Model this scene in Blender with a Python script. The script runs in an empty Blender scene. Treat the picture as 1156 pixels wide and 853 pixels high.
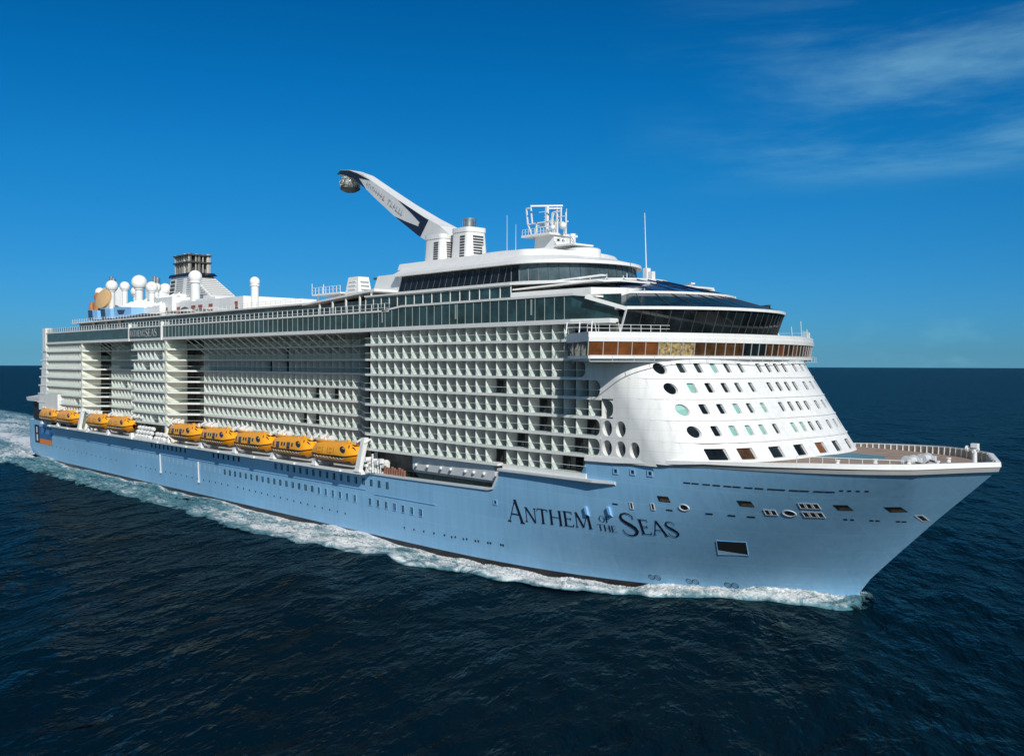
import bpy, math, random
import numpy as np
from mathutils import Vector, Matrix
random.seed(7)
np.random.seed(7)
S = bpy.context.scene
C = S.collection

# ------------------------------------------------------------------ camera, sky, sun, exposure
# world axes are the ship's: x towards the bow (stem at the waterline is 0), y to port, z up from the water
cam_d = bpy.data.cameras.new('camera'); cam = bpy.data.objects.new('camera', cam_d); C.objects.link(cam)
cam_d.sensor_width = 36.0; cam_d.lens = 1100 / 1156 * 36; cam_d.clip_start = 1.0; cam_d.clip_end = 60000
PITCH = math.radians(0.865); ROLL = 0.0026
fw0 = Vector((-0.740632, 0.671910, 0)); rt0 = Vector((0.671910, 0.740632, 0)); up0 = Vector((0, 0, 1))
fw = fw0 * math.cos(PITCH) - up0 * math.sin(PITCH); up = up0 * math.cos(PITCH) + fw0 * math.sin(PITCH)
rt = rt0 * math.cos(ROLL) + up * math.sin(ROLL); up2 = up * math.cos(ROLL) - rt0 * math.sin(ROLL)
M = Matrix((rt, up2, -fw)).transposed().to_4x4(); M.translation = Vector((67.053, -125.226, 33.213))
cam.matrix_world = M
S.camera = cam

SUN = Vector((0.745, -0.383, 0.570)).normalized()
W = bpy.data.worlds.new('World'); S.world = W; W.use_nodes = True
wn = W.node_tree.nodes; wl = W.node_tree.links
bg = wn['Background']; bg.inputs['Strength'].default_value = 0.085
sky = wn.new('ShaderNodeTexSky'); sky.sky_type = 'NISHITA'; sky.sun_disc = False
sky.sun_elevation = math.asin(SUN.z); sky.sun_rotation = math.atan2(SUN.x, SUN.y)
sky.altitude = 0; sky.air_density = 1.0; sky.dust_density = 0.25; sky.ozone_density = 2.5
tc = wn.new('ShaderNodeTexCoord')
sp = wn.new('ShaderNodeSeparateXYZ'); wl.new(tc.outputs['Generated'], sp.inputs[0])
mx = wn.new('ShaderNodeMath'); mx.operation = 'MAXIMUM'; mx.inputs[1].default_value = 0.012; wl.new(sp.outputs['Z'], mx.inputs[0])
cb = wn.new('ShaderNodeCombineXYZ'); wl.new(sp.outputs['X'], cb.inputs['X']); wl.new(sp.outputs['Y'], cb.inputs['Y']); wl.new(mx.outputs[0], cb.inputs['Z'])
wl.new(cb.outputs[0], sky.inputs[0])
# thin cirrus: noise over the sky dome, stretched along the wind, gathered in one quarter of the sky
def vmath(op, a, b=None):
    n = wn.new('ShaderNodeVectorMath'); n.operation = op
    if isinstance(a, (tuple, Vector)): n.inputs[0].default_value = a
    else: wl.new(a, n.inputs[0])
    if b is not None:
        if isinstance(b, (tuple, Vector)): n.inputs[1].default_value = b
        else: wl.new(b, n.inputs[1])
    return n
def wmath(op, a, b=None, clamp=False):
    n = wn.new('ShaderNodeMath'); n.operation = op; n.use_clamp = clamp
    for i, q in enumerate((a, b)):
        if q is None: continue
        if isinstance(q, (int, float)): n.inputs[i].default_value = q
        else: wl.new(q, n.inputs[i])
    return n.outputs[0]
def wrange(a, lo, hi):
    n = wn.new('ShaderNodeMapRange'); n.interpolation_type = 'SMOOTHSTEP'
    wl.new(a, n.inputs[0]); n.inputs[1].default_value = lo; n.inputs[2].default_value = hi
    return n.outputs[0]
zc = wmath('ADD', mx.outputs[0], 0.10)
pl = wn.new('ShaderNodeCombineXYZ')
du = vmath('DOT_PRODUCT', tc.outputs['Generated'], tuple(rt0)).outputs['Value']
dv = vmath('DOT_PRODUCT', tc.outputs['Generated'], tuple(fw0)).outputs['Value']
wl.new(wmath('DIVIDE', du, zc), pl.inputs[0]); wl.new(wmath('DIVIDE', dv, zc), pl.inputs[1])
rot = wn.new('ShaderNodeVectorRotate'); rot.rotation_type = 'Z_AXIS'; rot.inputs['Angle'].default_value = 0.35; wl.new(pl.outputs[0], rot.inputs['Vector'])
sc1 = vmath('MULTIPLY', vmath('ADD', rot.outputs[0], (1.15, 0.42, 0.0)).outputs[0], (0.62, 1.25, 1.0)).outputs[0]
n1 = wn.new('ShaderNodeTexNoise'); n1.inputs['Scale'].default_value = 1.15; n1.inputs['Detail'].default_value = 12; n1.inputs['Roughness'].default_value = 0.60; n1.inputs['Distortion'].default_value = 0.35
wl.new(sc1, n1.inputs['Vector'])
c0 = wrange(n1.outputs['Fac'], 0.40, 0.74)
region = wmath('MULTIPLY', wrange(du, 0.08, 0.36), wrange(dv, 0.2, 0.6))
region = wmath('MULTIPLY', region, wrange(sp.outputs['Z'], 0.155, 0.215))
cl = wmath('MULTIPLY', wmath('MULTIPLY', c0, region), 0.50, True)
# two small far cloud scraps low over the horizon
n2 = wn.new('ShaderNodeTexNoise'); n2.inputs['Scale'].default_value = 20; n2.inputs['Detail'].default_value = 7
wl.new(vmath('MULTIPLY', tc.outputs['Generated'], (1, 1, 2.6)).outputs[0], n2.inputs['Vector'])
low = wmath('MULTIPLY', wrange(n2.outputs['Fac'], 0.5, 0.75), wmath('MULTIPLY', wrange(sp.outputs['Z'], 0.055, 0.03), wrange(du, 0.25, 0.45)))
cl = wmath('ADD', cl, wmath('MULTIPLY', low, 0.12), True)
# the quarter of the sky square to the sun is deep and polarised; away from it the plain Nishita sky takes over
ramp = wn.new('ShaderNodeValToRGB'); cr_ = ramp.color_ramp; cr_.interpolation = 'LINEAR'
for i_, (p_, c_) in enumerate([(0.0, (.15, .47, .95)), (.03, (.12, .46, .95)), (.10, (.078, .475, .90)), (.19, (.036, .52, .92)), (.27, (.012, .50, .92)), (.36, (.003, .43, .82))]):
    e_ = cr_.elements[i_] if i_ < 2 else cr_.elements.new(p_)
    e_.position = p_; e_.color = (*c_, 1)
wl.new(sp.outputs['Z'], ramp.inputs[0])
away = wmath('MULTIPLY', wrange(dv, 0.25, 0.7), wrange(sp.outputs['Z'], 0.75, 0.40), True)
tintm = wn.new('ShaderNodeMix'); tintm.data_type = 'RGBA'; tintm.inputs[6].default_value = (0.62, 0.78, 0.92, 1)
wl.new(away, tintm.inputs[0]); wl.new(ramp.outputs[0], tintm.inputs[7])
mulc = wn.new('ShaderNodeMix'); mulc.data_type = 'RGBA'; mulc.blend_type = 'MULTIPLY'; mulc.inputs[0].default_value = 1.0
wl.new(sky.outputs[0], mulc.inputs[6]); wl.new(tintm.outputs[2], mulc.inputs[7])
mxc = wn.new('ShaderNodeMix'); mxc.data_type = 'RGBA'; mxc.inputs[7].default_value = (3.6, 7.6, 9.0, 1)
wl.new(cl, mxc.inputs[0]); wl.new(mulc.outputs[2], mxc.inputs[6])
wl.new(mxc.outputs[2], bg.inputs['Color'])

sd = bpy.data.lights.new('sun', 'SUN'); sd.energy = 4.4; sd.angle = math.radians(0.5); sd.color = (1.0, 0.965, 0.90)
so = bpy.data.objects.new('sun', sd); C.objects.link(so); so.location = SUN * 300
so.rotation_euler = SUN.to_track_quat('Z', 'Y').to_euler()
S.view_settings.view_transform = 'Standard'; S.view_settings.look = 'None'
S.view_settings.exposure = 0.0; S.view_settings.gamma = 1.0; S.view_settings.use_curve_mapping = False
S.cycles.transparent_max_bounces = 16
S.cycles.max_bounces = 6

# ------------------------------------------------------------------ materials
def mat(name, col, rough=0.5, metal=0.0, var=0.0, vscale=0.4, spec=0.5, streak=0.0, bump=0.0, bscale=1.0, coat=0.0):
    m = bpy.data.materials.new(name); m.use_nodes = True
    nt = m.node_tree; N = nt.nodes; L = nt.links; b = N['Principled BSDF']
    b.inputs['Base Color'].default_value = (*col, 1); b.inputs['Roughness'].default_value = rough; b.inputs['Metallic'].default_value = metal
    b.inputs['Specular IOR Level'].default_value = spec
    if coat: b.inputs['Coat Weight'].default_value = coat
    t = None
    if var or streak or bump:
        t = N.new('ShaderNodeTexCoord')
        g = N.new('ShaderNodeNewGeometry')
        pos = g.outputs['Position']
    if var or streak:
        n = N.new('ShaderNodeTexNoise'); n.inputs['Scale'].default_value = vscale; n.inputs['Detail'].default_value = 6
        L.new(pos, n.inputs['Vector'])
        r = N.new('ShaderNodeMapRange'); r.inputs[1].default_value = 0.3; r.inputs[2].default_value = 0.7
        r.inputs[3].default_value = 1 - var; r.inputs[4].default_value = 1 + var * 0.5
        L.new(n.outputs['Fac'], r.inputs[0]); out = r.outputs[0]
        if streak:
            vm = N.new('ShaderNodeVectorMath'); vm.operation = 'MULTIPLY'; vm.inputs[1].default_value = (1.6, 1.6, 0.06); L.new(pos, vm.inputs[0])
            n3 = N.new('ShaderNodeTexNoise'); n3.inputs['Scale'].default_value = 1.0; n3.inputs['Detail'].default_value = 4; L.new(vm.outputs[0], n3.inputs['Vector'])
            r3 = N.new('ShaderNodeMapRange'); r3.inputs[1].default_value = 0.5; r3.inputs[2].default_value = 0.8; r3.inputs[3].default_value = 1.0; r3.inputs[4].default_value = 1 - streak
            L.new(n3.outputs['Fac'], r3.inputs[0])
            q = N.new('ShaderNodeMath'); q.operation = 'MULTIPLY'; L.new(out, q.inputs[0]); L.new(r3.outputs[0], q.inputs[1]); out = q.outputs[0]
        mm = N.new('ShaderNodeVectorMath'); mm.operation = 'SCALE'; mm.inputs[0].default_value = col; L.new(out, mm.inputs['Scale'])
        L.new(mm.outputs[0], b.inputs['Base Color'])
    if bump:
        n = N.new('ShaderNodeTexNoise'); n.inputs['Scale'].default_value = bscale; n.inputs['Detail'].default_value = 3; L.new(pos, n.inputs['Vector'])
        bp = N.new('ShaderNodeBump'); bp.inputs['Strength'].default_value = bump; bp.inputs['Distance'].default_value = 0.05
        L.new(n.outputs['Fac'], bp.inputs['Height']); L.new(bp.outputs[0], b.inputs['Normal'])
    return m
WHITE = mat('white_paint', (0.74, 0.745, 0.725), 0.38, var=0.06, vscale=0.25, streak=0.08)
WHITE2 = mat('white_partition', (0.72, 0.74, 0.70), 0.5, var=0.06, vscale=0.8)
SLABM = mat('slab_edge_white', (0.75, 0.75, 0.71), 0.5, var=0.08, vscale=0.3, streak=0.1)
GREY = mat('grey_paint', (0.34, 0.34, 0.33), 0.55, var=0.10, vscale=0.4)
SILL = mat('pale_grey_paint', (0.55, 0.58, 0.60), 0.5, var=0.06)
DARK = mat('dark_interior', (0.012, 0.014, 0.016), 0.6)
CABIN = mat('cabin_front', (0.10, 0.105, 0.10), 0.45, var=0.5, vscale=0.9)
NAVY = mat('navy_paint', (0.006, 0.009, 0.035), 0.35)
LETTER = mat('dark_lettering', (0.008, 0.010, 0.025), 0.4)
STEEL = mat('steel', (0.55, 0.54, 0.50), 0.28, metal=0.9, var=0.35, vscale=1.2)
DKSTEEL = mat('dark_steel', (0.05, 0.05, 0.05), 0.5)
TEAK = mat('teak_deck', (0.30, 0.22, 0.165), 0.7, var=0.2, vscale=0.5)
GREENDECK = mat('teal_deck_paint', (0.08, 0.20, 0.25), 0.7, var=0.1)
REDDECK = mat('red_deck_paint', (0.35, 0.07, 0.05), 0.7, var=0.1)
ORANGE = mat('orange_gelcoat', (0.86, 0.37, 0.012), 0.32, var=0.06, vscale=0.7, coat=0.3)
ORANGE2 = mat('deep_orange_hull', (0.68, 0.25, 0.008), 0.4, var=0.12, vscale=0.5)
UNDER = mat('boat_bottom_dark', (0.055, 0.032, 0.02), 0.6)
BLACK = mat('black_rubber', (0.01, 0.01, 0.01), 0.6)
BOATWIN = mat('boat_window', (0.012, 0.018, 0.03), 0.12)
REDW = mat('red_shutter', (0.30, 0.07, 0.05), 0.55, var=0.15)
LBLUE = mat('light_blue_paint', (0.22, 0.45, 0.72), 0.4, var=0.05)
TAN = mat('tan_dish', (0.55, 0.36, 0.17), 0.6, var=0.1)
LOGOBLUE = mat('logo_blue', (0.025, 0.12, 0.32), 0.4)
LOGOBLUE2 = mat('logo_pale_blue', (0.06, 0.22, 0.46), 0.4)
LOGOORANGE = mat('logo_orange', (0.72, 0.20, 0.02), 0.4)
MESHGREY = mat('grating_grey', (0.44, 0.44, 0.42), 0.6, var=0.15, vscale=2.5)
def glass(name, col, rough=0.06, var=0.6, vscale=0.35, spec=0.5):
    m = mat(name, col, rough, spec=spec)
    nt = m.node_tree; N = nt.nodes; L = nt.links; b = N['Principled BSDF']
    g = N.new('ShaderNodeNewGeometry')
    n = N.new('ShaderNodeTexNoise'); n.inputs['Scale'].default_value = vscale; n.inputs['Detail'].default_value = 5; n.inputs['Roughness'].default_value = 0.65
    L.new(g.outputs['Position'], n.inputs['Vector'])
    r = N.new('ShaderNodeMapRange'); r.inputs[1].default_value = 0.35; r.inputs[2].default_value = 0.72; r.inputs[3].default_value = 1 - var; r.inputs[4].default_value = 1 + 2.2 * var
    L.new(n.outputs['Fac'], r.inputs[0])
    vm = N.new('ShaderNodeVectorMath'); vm.operation = 'SCALE'; vm.inputs[0].default_value = col; L.new(r.outputs[0], vm.inputs['Scale'])
    L.new(vm.outputs[0], b.inputs['Base Color'])
    return m
GLASS = glass('teal_glass', (0.010, 0.034, 0.040))  # blotches in the glass colour stand in for interior reflections
GLASSB = glass('blue_roof_glass', (0.012, 0.05, 0.12), 0.10, 0.5, 0.3)
GLASSD = glass('black_glass', (0.006, 0.010, 0.012), 0.05, spec=.35)
GLASSL = glass('lounge_glass_pale_sheen', (0.055, 0.085, 0.095), 0.08, 0.35, 0.25)  # lighter colour paints the reflection on the rounded front panes
GLASSG = mat('seafoam_blind', (0.20, 0.42, 0.37), 0.25)
GLASSW = glass('cabin_glass', (0.018, 0.03, 0.032), 0.08, 0.5, 0.9)
BLIND = glass('brown_blind', (0.135, 0.046, 0.014), 0.12, 0.35, 0.35)
BLINDD = glass('dark_brown_blind', (0.050, 0.025, 0.011), 0.1, 0.5, 0.4)
GOLD = glass('gold_patterned_blind', (0.24, 0.18, 0.085), 0.3, 0.7, 1.8)
def clear(name, tint, amount=0.16, flat=False):
    m = bpy.data.materials.new(name); m.use_nodes = True; N = m.node_tree.nodes; L = m.node_tree.links
    N.remove(N['Principled BSDF']); t = N.new('ShaderNodeBsdfTransparent'); t.inputs[0].default_value = (*tint, 1)
    g = N.new('ShaderNodeBsdfGlossy'); g.inputs['Roughness'].default_value = 0.05; g.inputs['Color'].default_value = (0.8, 0.9, 0.92, 1)
    fr = N.new('ShaderNodeFresnel'); fr.inputs['IOR'].default_value = 1.5; ad = N.new('ShaderNodeMath'); ad.operation = 'ADD'; ad.inputs[1].default_value = amount - .04; ad.use_clamp = True; L.new(fr.outputs[0], ad.inputs[0])
    x = N.new('ShaderNodeMixShader'); (setattr(x.inputs[0], 'default_value', amount) if flat else L.new(ad.outputs[0], x.inputs[0]))
    L.new(t.outputs[0], x.inputs[1]); L.new(g.outputs[0], x.inputs[2]); L.new(x.outputs[0], N['Material Output'].inputs[0])
    return m
CLEAR = clear('clear_glass', (0.80, 0.88, 0.87), 0.09, True)
TEALCLEAR = clear('teal_screen_glass', (0.40, 0.50, 0.51), 0.06, True)
# hull paint: pale blue over a black boot top, faint plate seams and dents, thin waterline grime
HULL = mat('pale_blue_hull', (0.225, 0.455, 0.675), 0.33, spec=0.45)
def hull_nodes(m):
    N = m.node_tree.nodes; L = m.node_tree.links; b = N['Principled BSDF']
    g = N.new('ShaderNodeNewGeometry'); s = N.new('ShaderNodeSeparateXYZ'); L.new(g.outputs['Position'], s.inputs[0])
    c = N.new('ShaderNodeCombineXYZ'); L.new(s.outputs['X'], c.inputs['X']); L.new(s.outputs['Z'], c.inputs['Y'])
    br = N.new('ShaderNodeTexBrick'); br.offset = 0.5; br.inputs['Scale'].default_value = 1.0; br.inputs['Brick Width'].default_value = 9.5; br.inputs['Row Height'].default_value = 2.75
    br.inputs['Mortar Size'].default_value = 0.05; br.inputs['Mortar Smooth'].default_value = 0.6
    br.inputs['Color1'].default_value = (1, 1, 1, 1); br.inputs['Color2'].default_value = (0.94, 0.955, 0.965, 1); br.inputs['Mortar'].default_value = (1.16, 1.12, 1.08, 1)
    L.new(c.outputs[0], br.inputs['Vector'])
    n = N.new('ShaderNodeTexNoise'); n.inputs['Scale'].default_value = 0.07; n.inputs['Detail'].default_value = 7; L.new(g.outputs['Position'], n.inputs['Vector'])
    vm = N.new('ShaderNodeVectorMath'); vm.operation = 'MULTIPLY'; vm.inputs[1].default_value = (1.3, 1.3, 0.05); L.new(g.outputs['Position'], vm.inputs[0])
    n3 = N.new('ShaderNodeTexNoise'); n3.inputs['Scale'].default_value = 1.0; n3.inputs['Detail'].default_value = 5; L.new(vm.outputs[0], n3.inputs['Vector'])
    a = N.new('ShaderNodeMapRange'); a.inputs[1].default_value = 0.3; a.inputs[2].default_value = 0.7; a.inputs[3].default_value = 0.93; a.inputs[4].default_value = 1.05; L.new(n.outputs['Fac'], a.inputs[0])
    d = N.new('ShaderNodeMapRange'); d.inputs[1].default_value = 0.45; d.inputs[2].default_value = 0.8; d.inputs[3].default_value = 1.0; d.inputs[4].default_value = 0.88; L.new(n3.outputs['Fac'], d.inputs[0])
    q = N.new('ShaderNodeMath'); q.operation = 'MULTIPLY'; L.new(a.outputs[0], q.inputs[0]); L.new(d.outputs[0], q.inputs[1])
    col = N.new('ShaderNodeVectorMath'); col.operation = 'SCALE'; col.inputs[0].default_value = (0.225, 0.455, 0.675); L.new(q.outputs[0], col.inputs['Scale'])
    m1 = N.new('ShaderNodeVectorMath'); m1.operation = 'MULTIPLY'; L.new(col.outputs[0], m1.inputs[0]); L.new(br.outputs['Color'], m1.inputs[1])
    bt = N.new('ShaderNodeMapRange'); bt.inputs[1].default_value = 1.02; bt.inputs[2].default_value = 1.10; L.new(s.outputs['Z'], bt.inputs[0])
    mx = N.new('ShaderNodeMix'); mx.data_type = 'RGBA'; mx.inputs[6].default_value = (0.012, 0.012, 0.014, 1); L.new(bt.outputs[0], mx.inputs[0]); L.new(m1.outputs[0], mx.inputs[7])
    L.new(mx.outputs[2], b.inputs['Base Color'])
    nb = N.new('ShaderNodeTexNoise'); nb.inputs['Scale'].default_value = 0.45; nb.inputs['Detail'].default_value = 3; L.new(g.outputs['Position'], nb.inputs['Vector'])
    bp = N.new('ShaderNodeBump'); bp.inputs['Strength'].default_value = 0.3; bp.inputs['Distance'].default_value = 0.08; L.new(nb.outputs['Fac'], bp.inputs['Height']); L.new(bp.outputs[0], b.inputs['Normal'])
hull_nodes(HULL)

# ------------------------------------------------------------------ mesh building
class B:
    def __init__(s): s.v = []; s.f = []; s.mi = []; s.cur = 0
    def add(s, vs, fs, mi=None):
        o = len(s.v); s.v += [tuple(q) for q in vs]
        for f in fs: s.f.append(tuple(i + o for i in f)); s.mi.append(s.cur if mi is None else mi)
        return s
    def quad(s, a, b, c, d, mi=None): return s.add([a, b, c, d], [(0, 1, 2, 3)], mi)
    def box(s, x0, x1, y0, y1, z0, z1, mi=None):
        vs = [(x, y, z) for z in (z0, z1) for y in (y0, y1) for x in (x0, x1)]
        return s.add(vs, [(0, 2, 3, 1), (4, 5, 7, 6), (0, 1, 5, 4), (2, 6, 7, 3), (0, 4, 6, 2), (1, 3, 7, 5)], mi)
    def hexa(s, low, high, mi=None):   # two loops of four
        return s.add(list(low) + list(high), [(3, 2, 1, 0), (4, 5, 6, 7), (0, 1, 5, 4), (1, 2, 6, 5), (2, 3, 7, 6), (3, 0, 4, 7)], mi)
    def bar(s, a, b, w=0.1, h=None, mi=None):
        a = Vector(a); b = Vector(b); d = (b - a).normalized(); h = h or w
        u = d.cross(Vector((0, 0, 1)))
        if u.length < 1e-3: u = Vector((1, 0, 0))
        u.normalize(); v = d.cross(u).normalized(); u *= w / 2; v *= h / 2
        return s.hexa([a - u - v, a + u - v, a + u + v, a - u + v], [b - u - v, b + u - v, b + u + v, b - u + v], mi)
    def tube(s, pts, r, n=8, mi=None):
        pts = [Vector(p) for p in pts]; rs = r if isinstance(r, (list, tuple)) else [r] * len(pts)
        rings = []
        for i, p in enumerate(pts):
            d = (pts[min(i + 1, len(pts) - 1)] - pts[max(i - 1, 0)]).normalized()
            u = d.cross(Vector((0.02, 0.03, 1)));
            if u.length < 1e-3: u = d.cross(Vector((1, 0, 0)))
            u.normalize(); w = d.cross(u)
            rings.append([p + rs[i] * (math.cos(2 * math.pi * k / n) * u + math.sin(2 * math.pi * k / n) * w) for k in range(n)])
        return s.loft(rings, closed=True, caps=True, mi=mi)
    def loft(s, rings, closed=True, caps=False, mi=None):
        n = len(rings[0]); vs = [p for r in rings for p in r]; fs = []
        for i in range(len(rings) - 1):
            for k in range(n if closed else n - 1):
                k2 = (k + 1) % n
                fs.append((i * n + k, i * n + k2, (i + 1) * n + k2, (i + 1) * n + k))
        if caps:
            fs.append(tuple(range(n - 1, -1, -1))); fs.append(tuple((len(rings) - 1) * n + k for k in range(n)))
        return s.add(vs, fs, mi)
    def lathe(s, prof, cx, cy, n=24, mi=None):
        rings = [[(cx + r * math.cos(2 * math.pi * k / n), cy + r * math.sin(2 * math.pi * k / n), z) for k in range(n)] for r, z in prof]
        return s.loft(rings, True, True, mi)
    def prism(s, poly, z0, z1, mi=None):
        n = len(poly)
        return s.loft([[(x, y, z0) for x, y in poly], [(x, y, z1) for x, y in poly]], True, True, mi)
    def sides(s, name, parent, mats, **k):      # port and starboard twins as two parts
        out = []
        for sg in (-1, 1):
            h = B(); m_ = {}
            for f, mi in zip(s.f, s.mi):
                if sum(s.v[i][1] for i in f) * sg < 0: continue
                g = []
                for i in f:
                    if i not in m_: m_[i] = len(h.v); h.v.append(s.v[i])
                    g.append(m_[i])
                h.f.append(tuple(g)); h.mi.append(mi)
            out.append(h.make(name, parent, mats, **k))
        return out
    def make(s, name, parent, mats, smooth=False, auto=None):
        me = bpy.data.meshes.new(name); me.from_pydata(s.v, [], s.f); 
        mats = mats if isinstance(mats, (list, tuple)) else [mats]
        for m in mats: me.materials.append(m)
        me.polygons.foreach_set('material_index', s.mi)
        if smooth or auto:
            me.polygons.foreach_set('use_smooth', [True] * len(me.polygons))
        me.update()
        import bmesh
        bm = bmesh.new(); bm.from_mesh(me); bmesh.ops.recalc_face_normals(bm, faces=bm.faces)
        if auto:
            for e in bm.edges:
                if len(e.link_faces) == 2 and e.calc_face_angle(0) > math.radians(auto): e.smooth = False
        bm.to_mesh(me); bm.free()
        o = bpy.data.objects.new(name, me); C.objects.link(o)
        if parent: o.parent = parent
        return o
def thing(name, label, cat, loc=(0, 0, 0), group=None):
    o = bpy.data.objects.new(name, None); C.objects.link(o); o.location = loc; o.empty_display_size = 1
    o['label'] = label; o['category'] = cat
    if group: o['group'] = group
    return o
def interp(x, pts):
    if x <= pts[0][0]: return pts[0][1]
    for (a, b), (c, d) in zip(pts, pts[1:]):
        if x <= c: return b + (d - b) * (x - a) / (c - a)
    return pts[-1][1]

# ------------------------------------------------------------------ sea (a cap of the round earth, with real swell)
cx0, cy0 = 67.0, -125.0
az0 = math.atan2(fw0.y, fw0.x)
fine = np.radians(np.arange(-44, 44.01, 0.16)); coarse = np.radians(np.arange(46, 315, 3.0))
ang = np.concatenate([fine, coarse]) + az0
rad = list(np.exp(np.arange(math.log(40), math.log(1500), 0.0065))) + list(np.exp(np.arange(math.log(1500), math.log(26000), 0.05)))
rad = np.array([2.0, 15.0] + rad)
RR, AA = np.meshgrid(rad, ang, indexing='ij')
X = cx0 + RR * np.cos(AA); Y = cy0 + RR * np.sin(AA)
wind = math.radians(215)
rng = np.random.RandomState(3)
WAVES = []
for i in range(44):
    lam = 2.6 * (1.083 ** i)
    WAVES.append((lam, wind + rng.normal(0, 0.5), 0.0185 * lam ** 0.45 * (0.6 + 0.8 * rng.rand()), rng.rand() * 6.283))
def sea_h(X, Y):
    R2 = (X - cx0) ** 2 + (Y - cy0) ** 2; R1 = np.sqrt(R2); Z = -R2 / (2 * 6371000.0); step = R1 * 0.0065
    for lam, th, amp, ph in WAVES:
        k = 2 * math.pi / lam
        fade = np.clip((lam / np.maximum(step, 1e-3) - 3) / 5, 0, 1)
        w = np.sin(k * (X * math.cos(th) + Y * math.sin(th)) + ph)
        Z = Z + amp * fade * (w + 0.25 * np.abs(w) ** 2 - 0.12)
    return Z
Zs = sea_h(X, Y)
nR, nA = RR.shape
vs = np.stack([X, Y, Zs], -1).reshape(-1, 3)
idx = np.arange(nR * nA).reshape(nR, nA)
a = idx[:-1, :]; b2 = idx[1:, :]
q = np.stack([a, b2, np.roll(b2, -1, 1), np.roll(a, -1, 1)], -1).reshape(-1, 4)
me = bpy.data.meshes.new('sea'); me.vertices.add(len(vs)); me.vertices.foreach_set('co', vs.ravel())
me.loops.add(q.size); me.loops.foreach_set('vertex_index', q.ravel()); me.polygons.add(len(q))
me.polygons.foreach_set('loop_start', np.arange(0, q.size, 4)); me.polygons.foreach_set('loop_total', np.full(len(q), 4))
me.update(); me.validate(); me.polygons.foreach_set('use_smooth', [True] * len(me.polygons))
sea = bpy.data.objects.new('sea', me); C.objects.link(sea); sea['kind'] = 'structure'; sea['label'] = 'dark navy open sea with small wind waves'
def sea_mat():
    m = bpy.data.materials.new('sea_water'); m.use_nodes = True; N = m.node_tree.nodes; L = m.node_tree.links; N.remove(N['Principled BSDF'])
    g = N.new('ShaderNodeNewGeometry')
    def noise(sc, det, vec, rough=0.55, dist=0.0):
        v = N.new('ShaderNodeVectorMath'); v.operation = 'MULTIPLY'; v.inputs[1].default_value = vec
        ro = N.new('ShaderNodeVectorRotate'); ro.rotation_type = 'Z_AXIS'; ro.inputs['Angle'].default_value = -wind; L.new(g.outputs['Position'], ro.inputs['Vector']); L.new(ro.outputs[0], v.inputs[0])
        n = N.new('ShaderNodeTexNoise'); n.inputs['Scale'].default_value = sc; n.inputs['Detail'].default_value = det; n.inputs['Roughness'].default_value = rough; n.inputs['Distortion'].default_value = dist
        L.new(v.outputs[0], n.inputs['Vector']); return n.outputs['Fac']
    h1 = noise(0.22, 4, (1.0, 0.45, 1)); h2 = noise(0.75, 5, (1.0, 0.42, 1), 0.62, 0.4)
    bp = N.new('ShaderNodeBump'); bp.inputs['Strength'].default_value = 1.0; bp.inputs['Distance'].default_value = 2.8; L.new(h1, bp.inputs['Height'])
    bp2 = N.new('ShaderNodeBump'); bp2.inputs['Strength'].default_value = 0.6; bp2.inputs['Distance'].default_value = 0.34; L.new(h2, bp2.inputs['Height']); L.new(bp.outputs[0], bp2.inputs['Normal'])
    d = N.new('ShaderNodeBsdfDiffuse'); L.new(bp2.outputs[0], d.inputs['Normal'])
    big = noise(0.012, 3, (1.0, 0.6, 1))
    cm = N.new('ShaderNodeMix'); cm.data_type = 'RGBA'; cm.inputs[6].default_value = (0.0006, 0.0062, 0.0125, 1); cm.inputs[7].default_value = (0.0012, 0.0110, 0.0210, 1)
    L.new(big, cm.inputs[0]); L.new(cm.outputs[2], d.inputs['Color'])
    gl = N.new('ShaderNodeBsdfGlossy'); gl.inputs['Roughness'].default_value = 0.2; L.new(bp2.outputs[0], gl.inputs['Normal']); gl.inputs['Color'].default_value = (0.75, 1, 1, 1)
    fr = N.new('ShaderNodeFresnel'); fr.inputs['IOR'].default_value = 1.333; L.new(bp2.outputs[0], fr.inputs['Normal'])
    k = N.new('ShaderNodeMath'); k.operation = 'MULTIPLY'; k.inputs[1].default_value = 0.33; pw = N.new('ShaderNodeMath'); pw.operation = 'POWER'; pw.inputs[1].default_value = 1.5; L.new(fr.outputs[0], pw.inputs[0]); L.new(pw.outputs[0], k.inputs[0])
    x = N.new('ShaderNodeMixShader'); L.new(k.outputs[0], x.inputs[0]); L.new(d.outputs[0], x.inputs[1]); L.new(gl.outputs[0], x.inputs[2]); L.new(x.outputs[0], N['Material Output'].inputs[0])
    return m
me.materials.append(sea_mat())

# ------------------------------------------------------------------ the ship's lines
STEM = [(-3, -1.2), (0, -.3), (1.8, .3), (3.9, 1.8), (7.4, 5.2), (12.9, 10.7), (19.7, 17.9), (21.6, 19.8)]
def stem(z): return interp(z, STEM)
def hb(x, z):      # half breadth of the hull
    zz = min(max(z, 0), 20.8); s = (zz / 20) ** 1.3; n = 3.15 + 5.35 * s; m = 1 - .31 * s; Bm = 21.8 + .5 * min(zz / 12, 1)
    xs = stem(z)
    if x >= xs: return 0.
    if x > -85:
        t = (x + 85) / (xs + 85); return min(Bm * max(0, 1 - t ** n) ** m, (xs - x) * 2.1)
    if x < -240:
        u = (-240 - x) / 60; return Bm * (1 - .035 * u * u)
    return Bm
ZB = [(-32, 18.9), (-25, 18.9), (-14, 19.4), (-10, 19.7), (16, 20.0), (19.5, 20.0)]
def hp(x, z, off=0.0, side=-1): return (x, side * (hb(x, z) + off), z)
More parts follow.
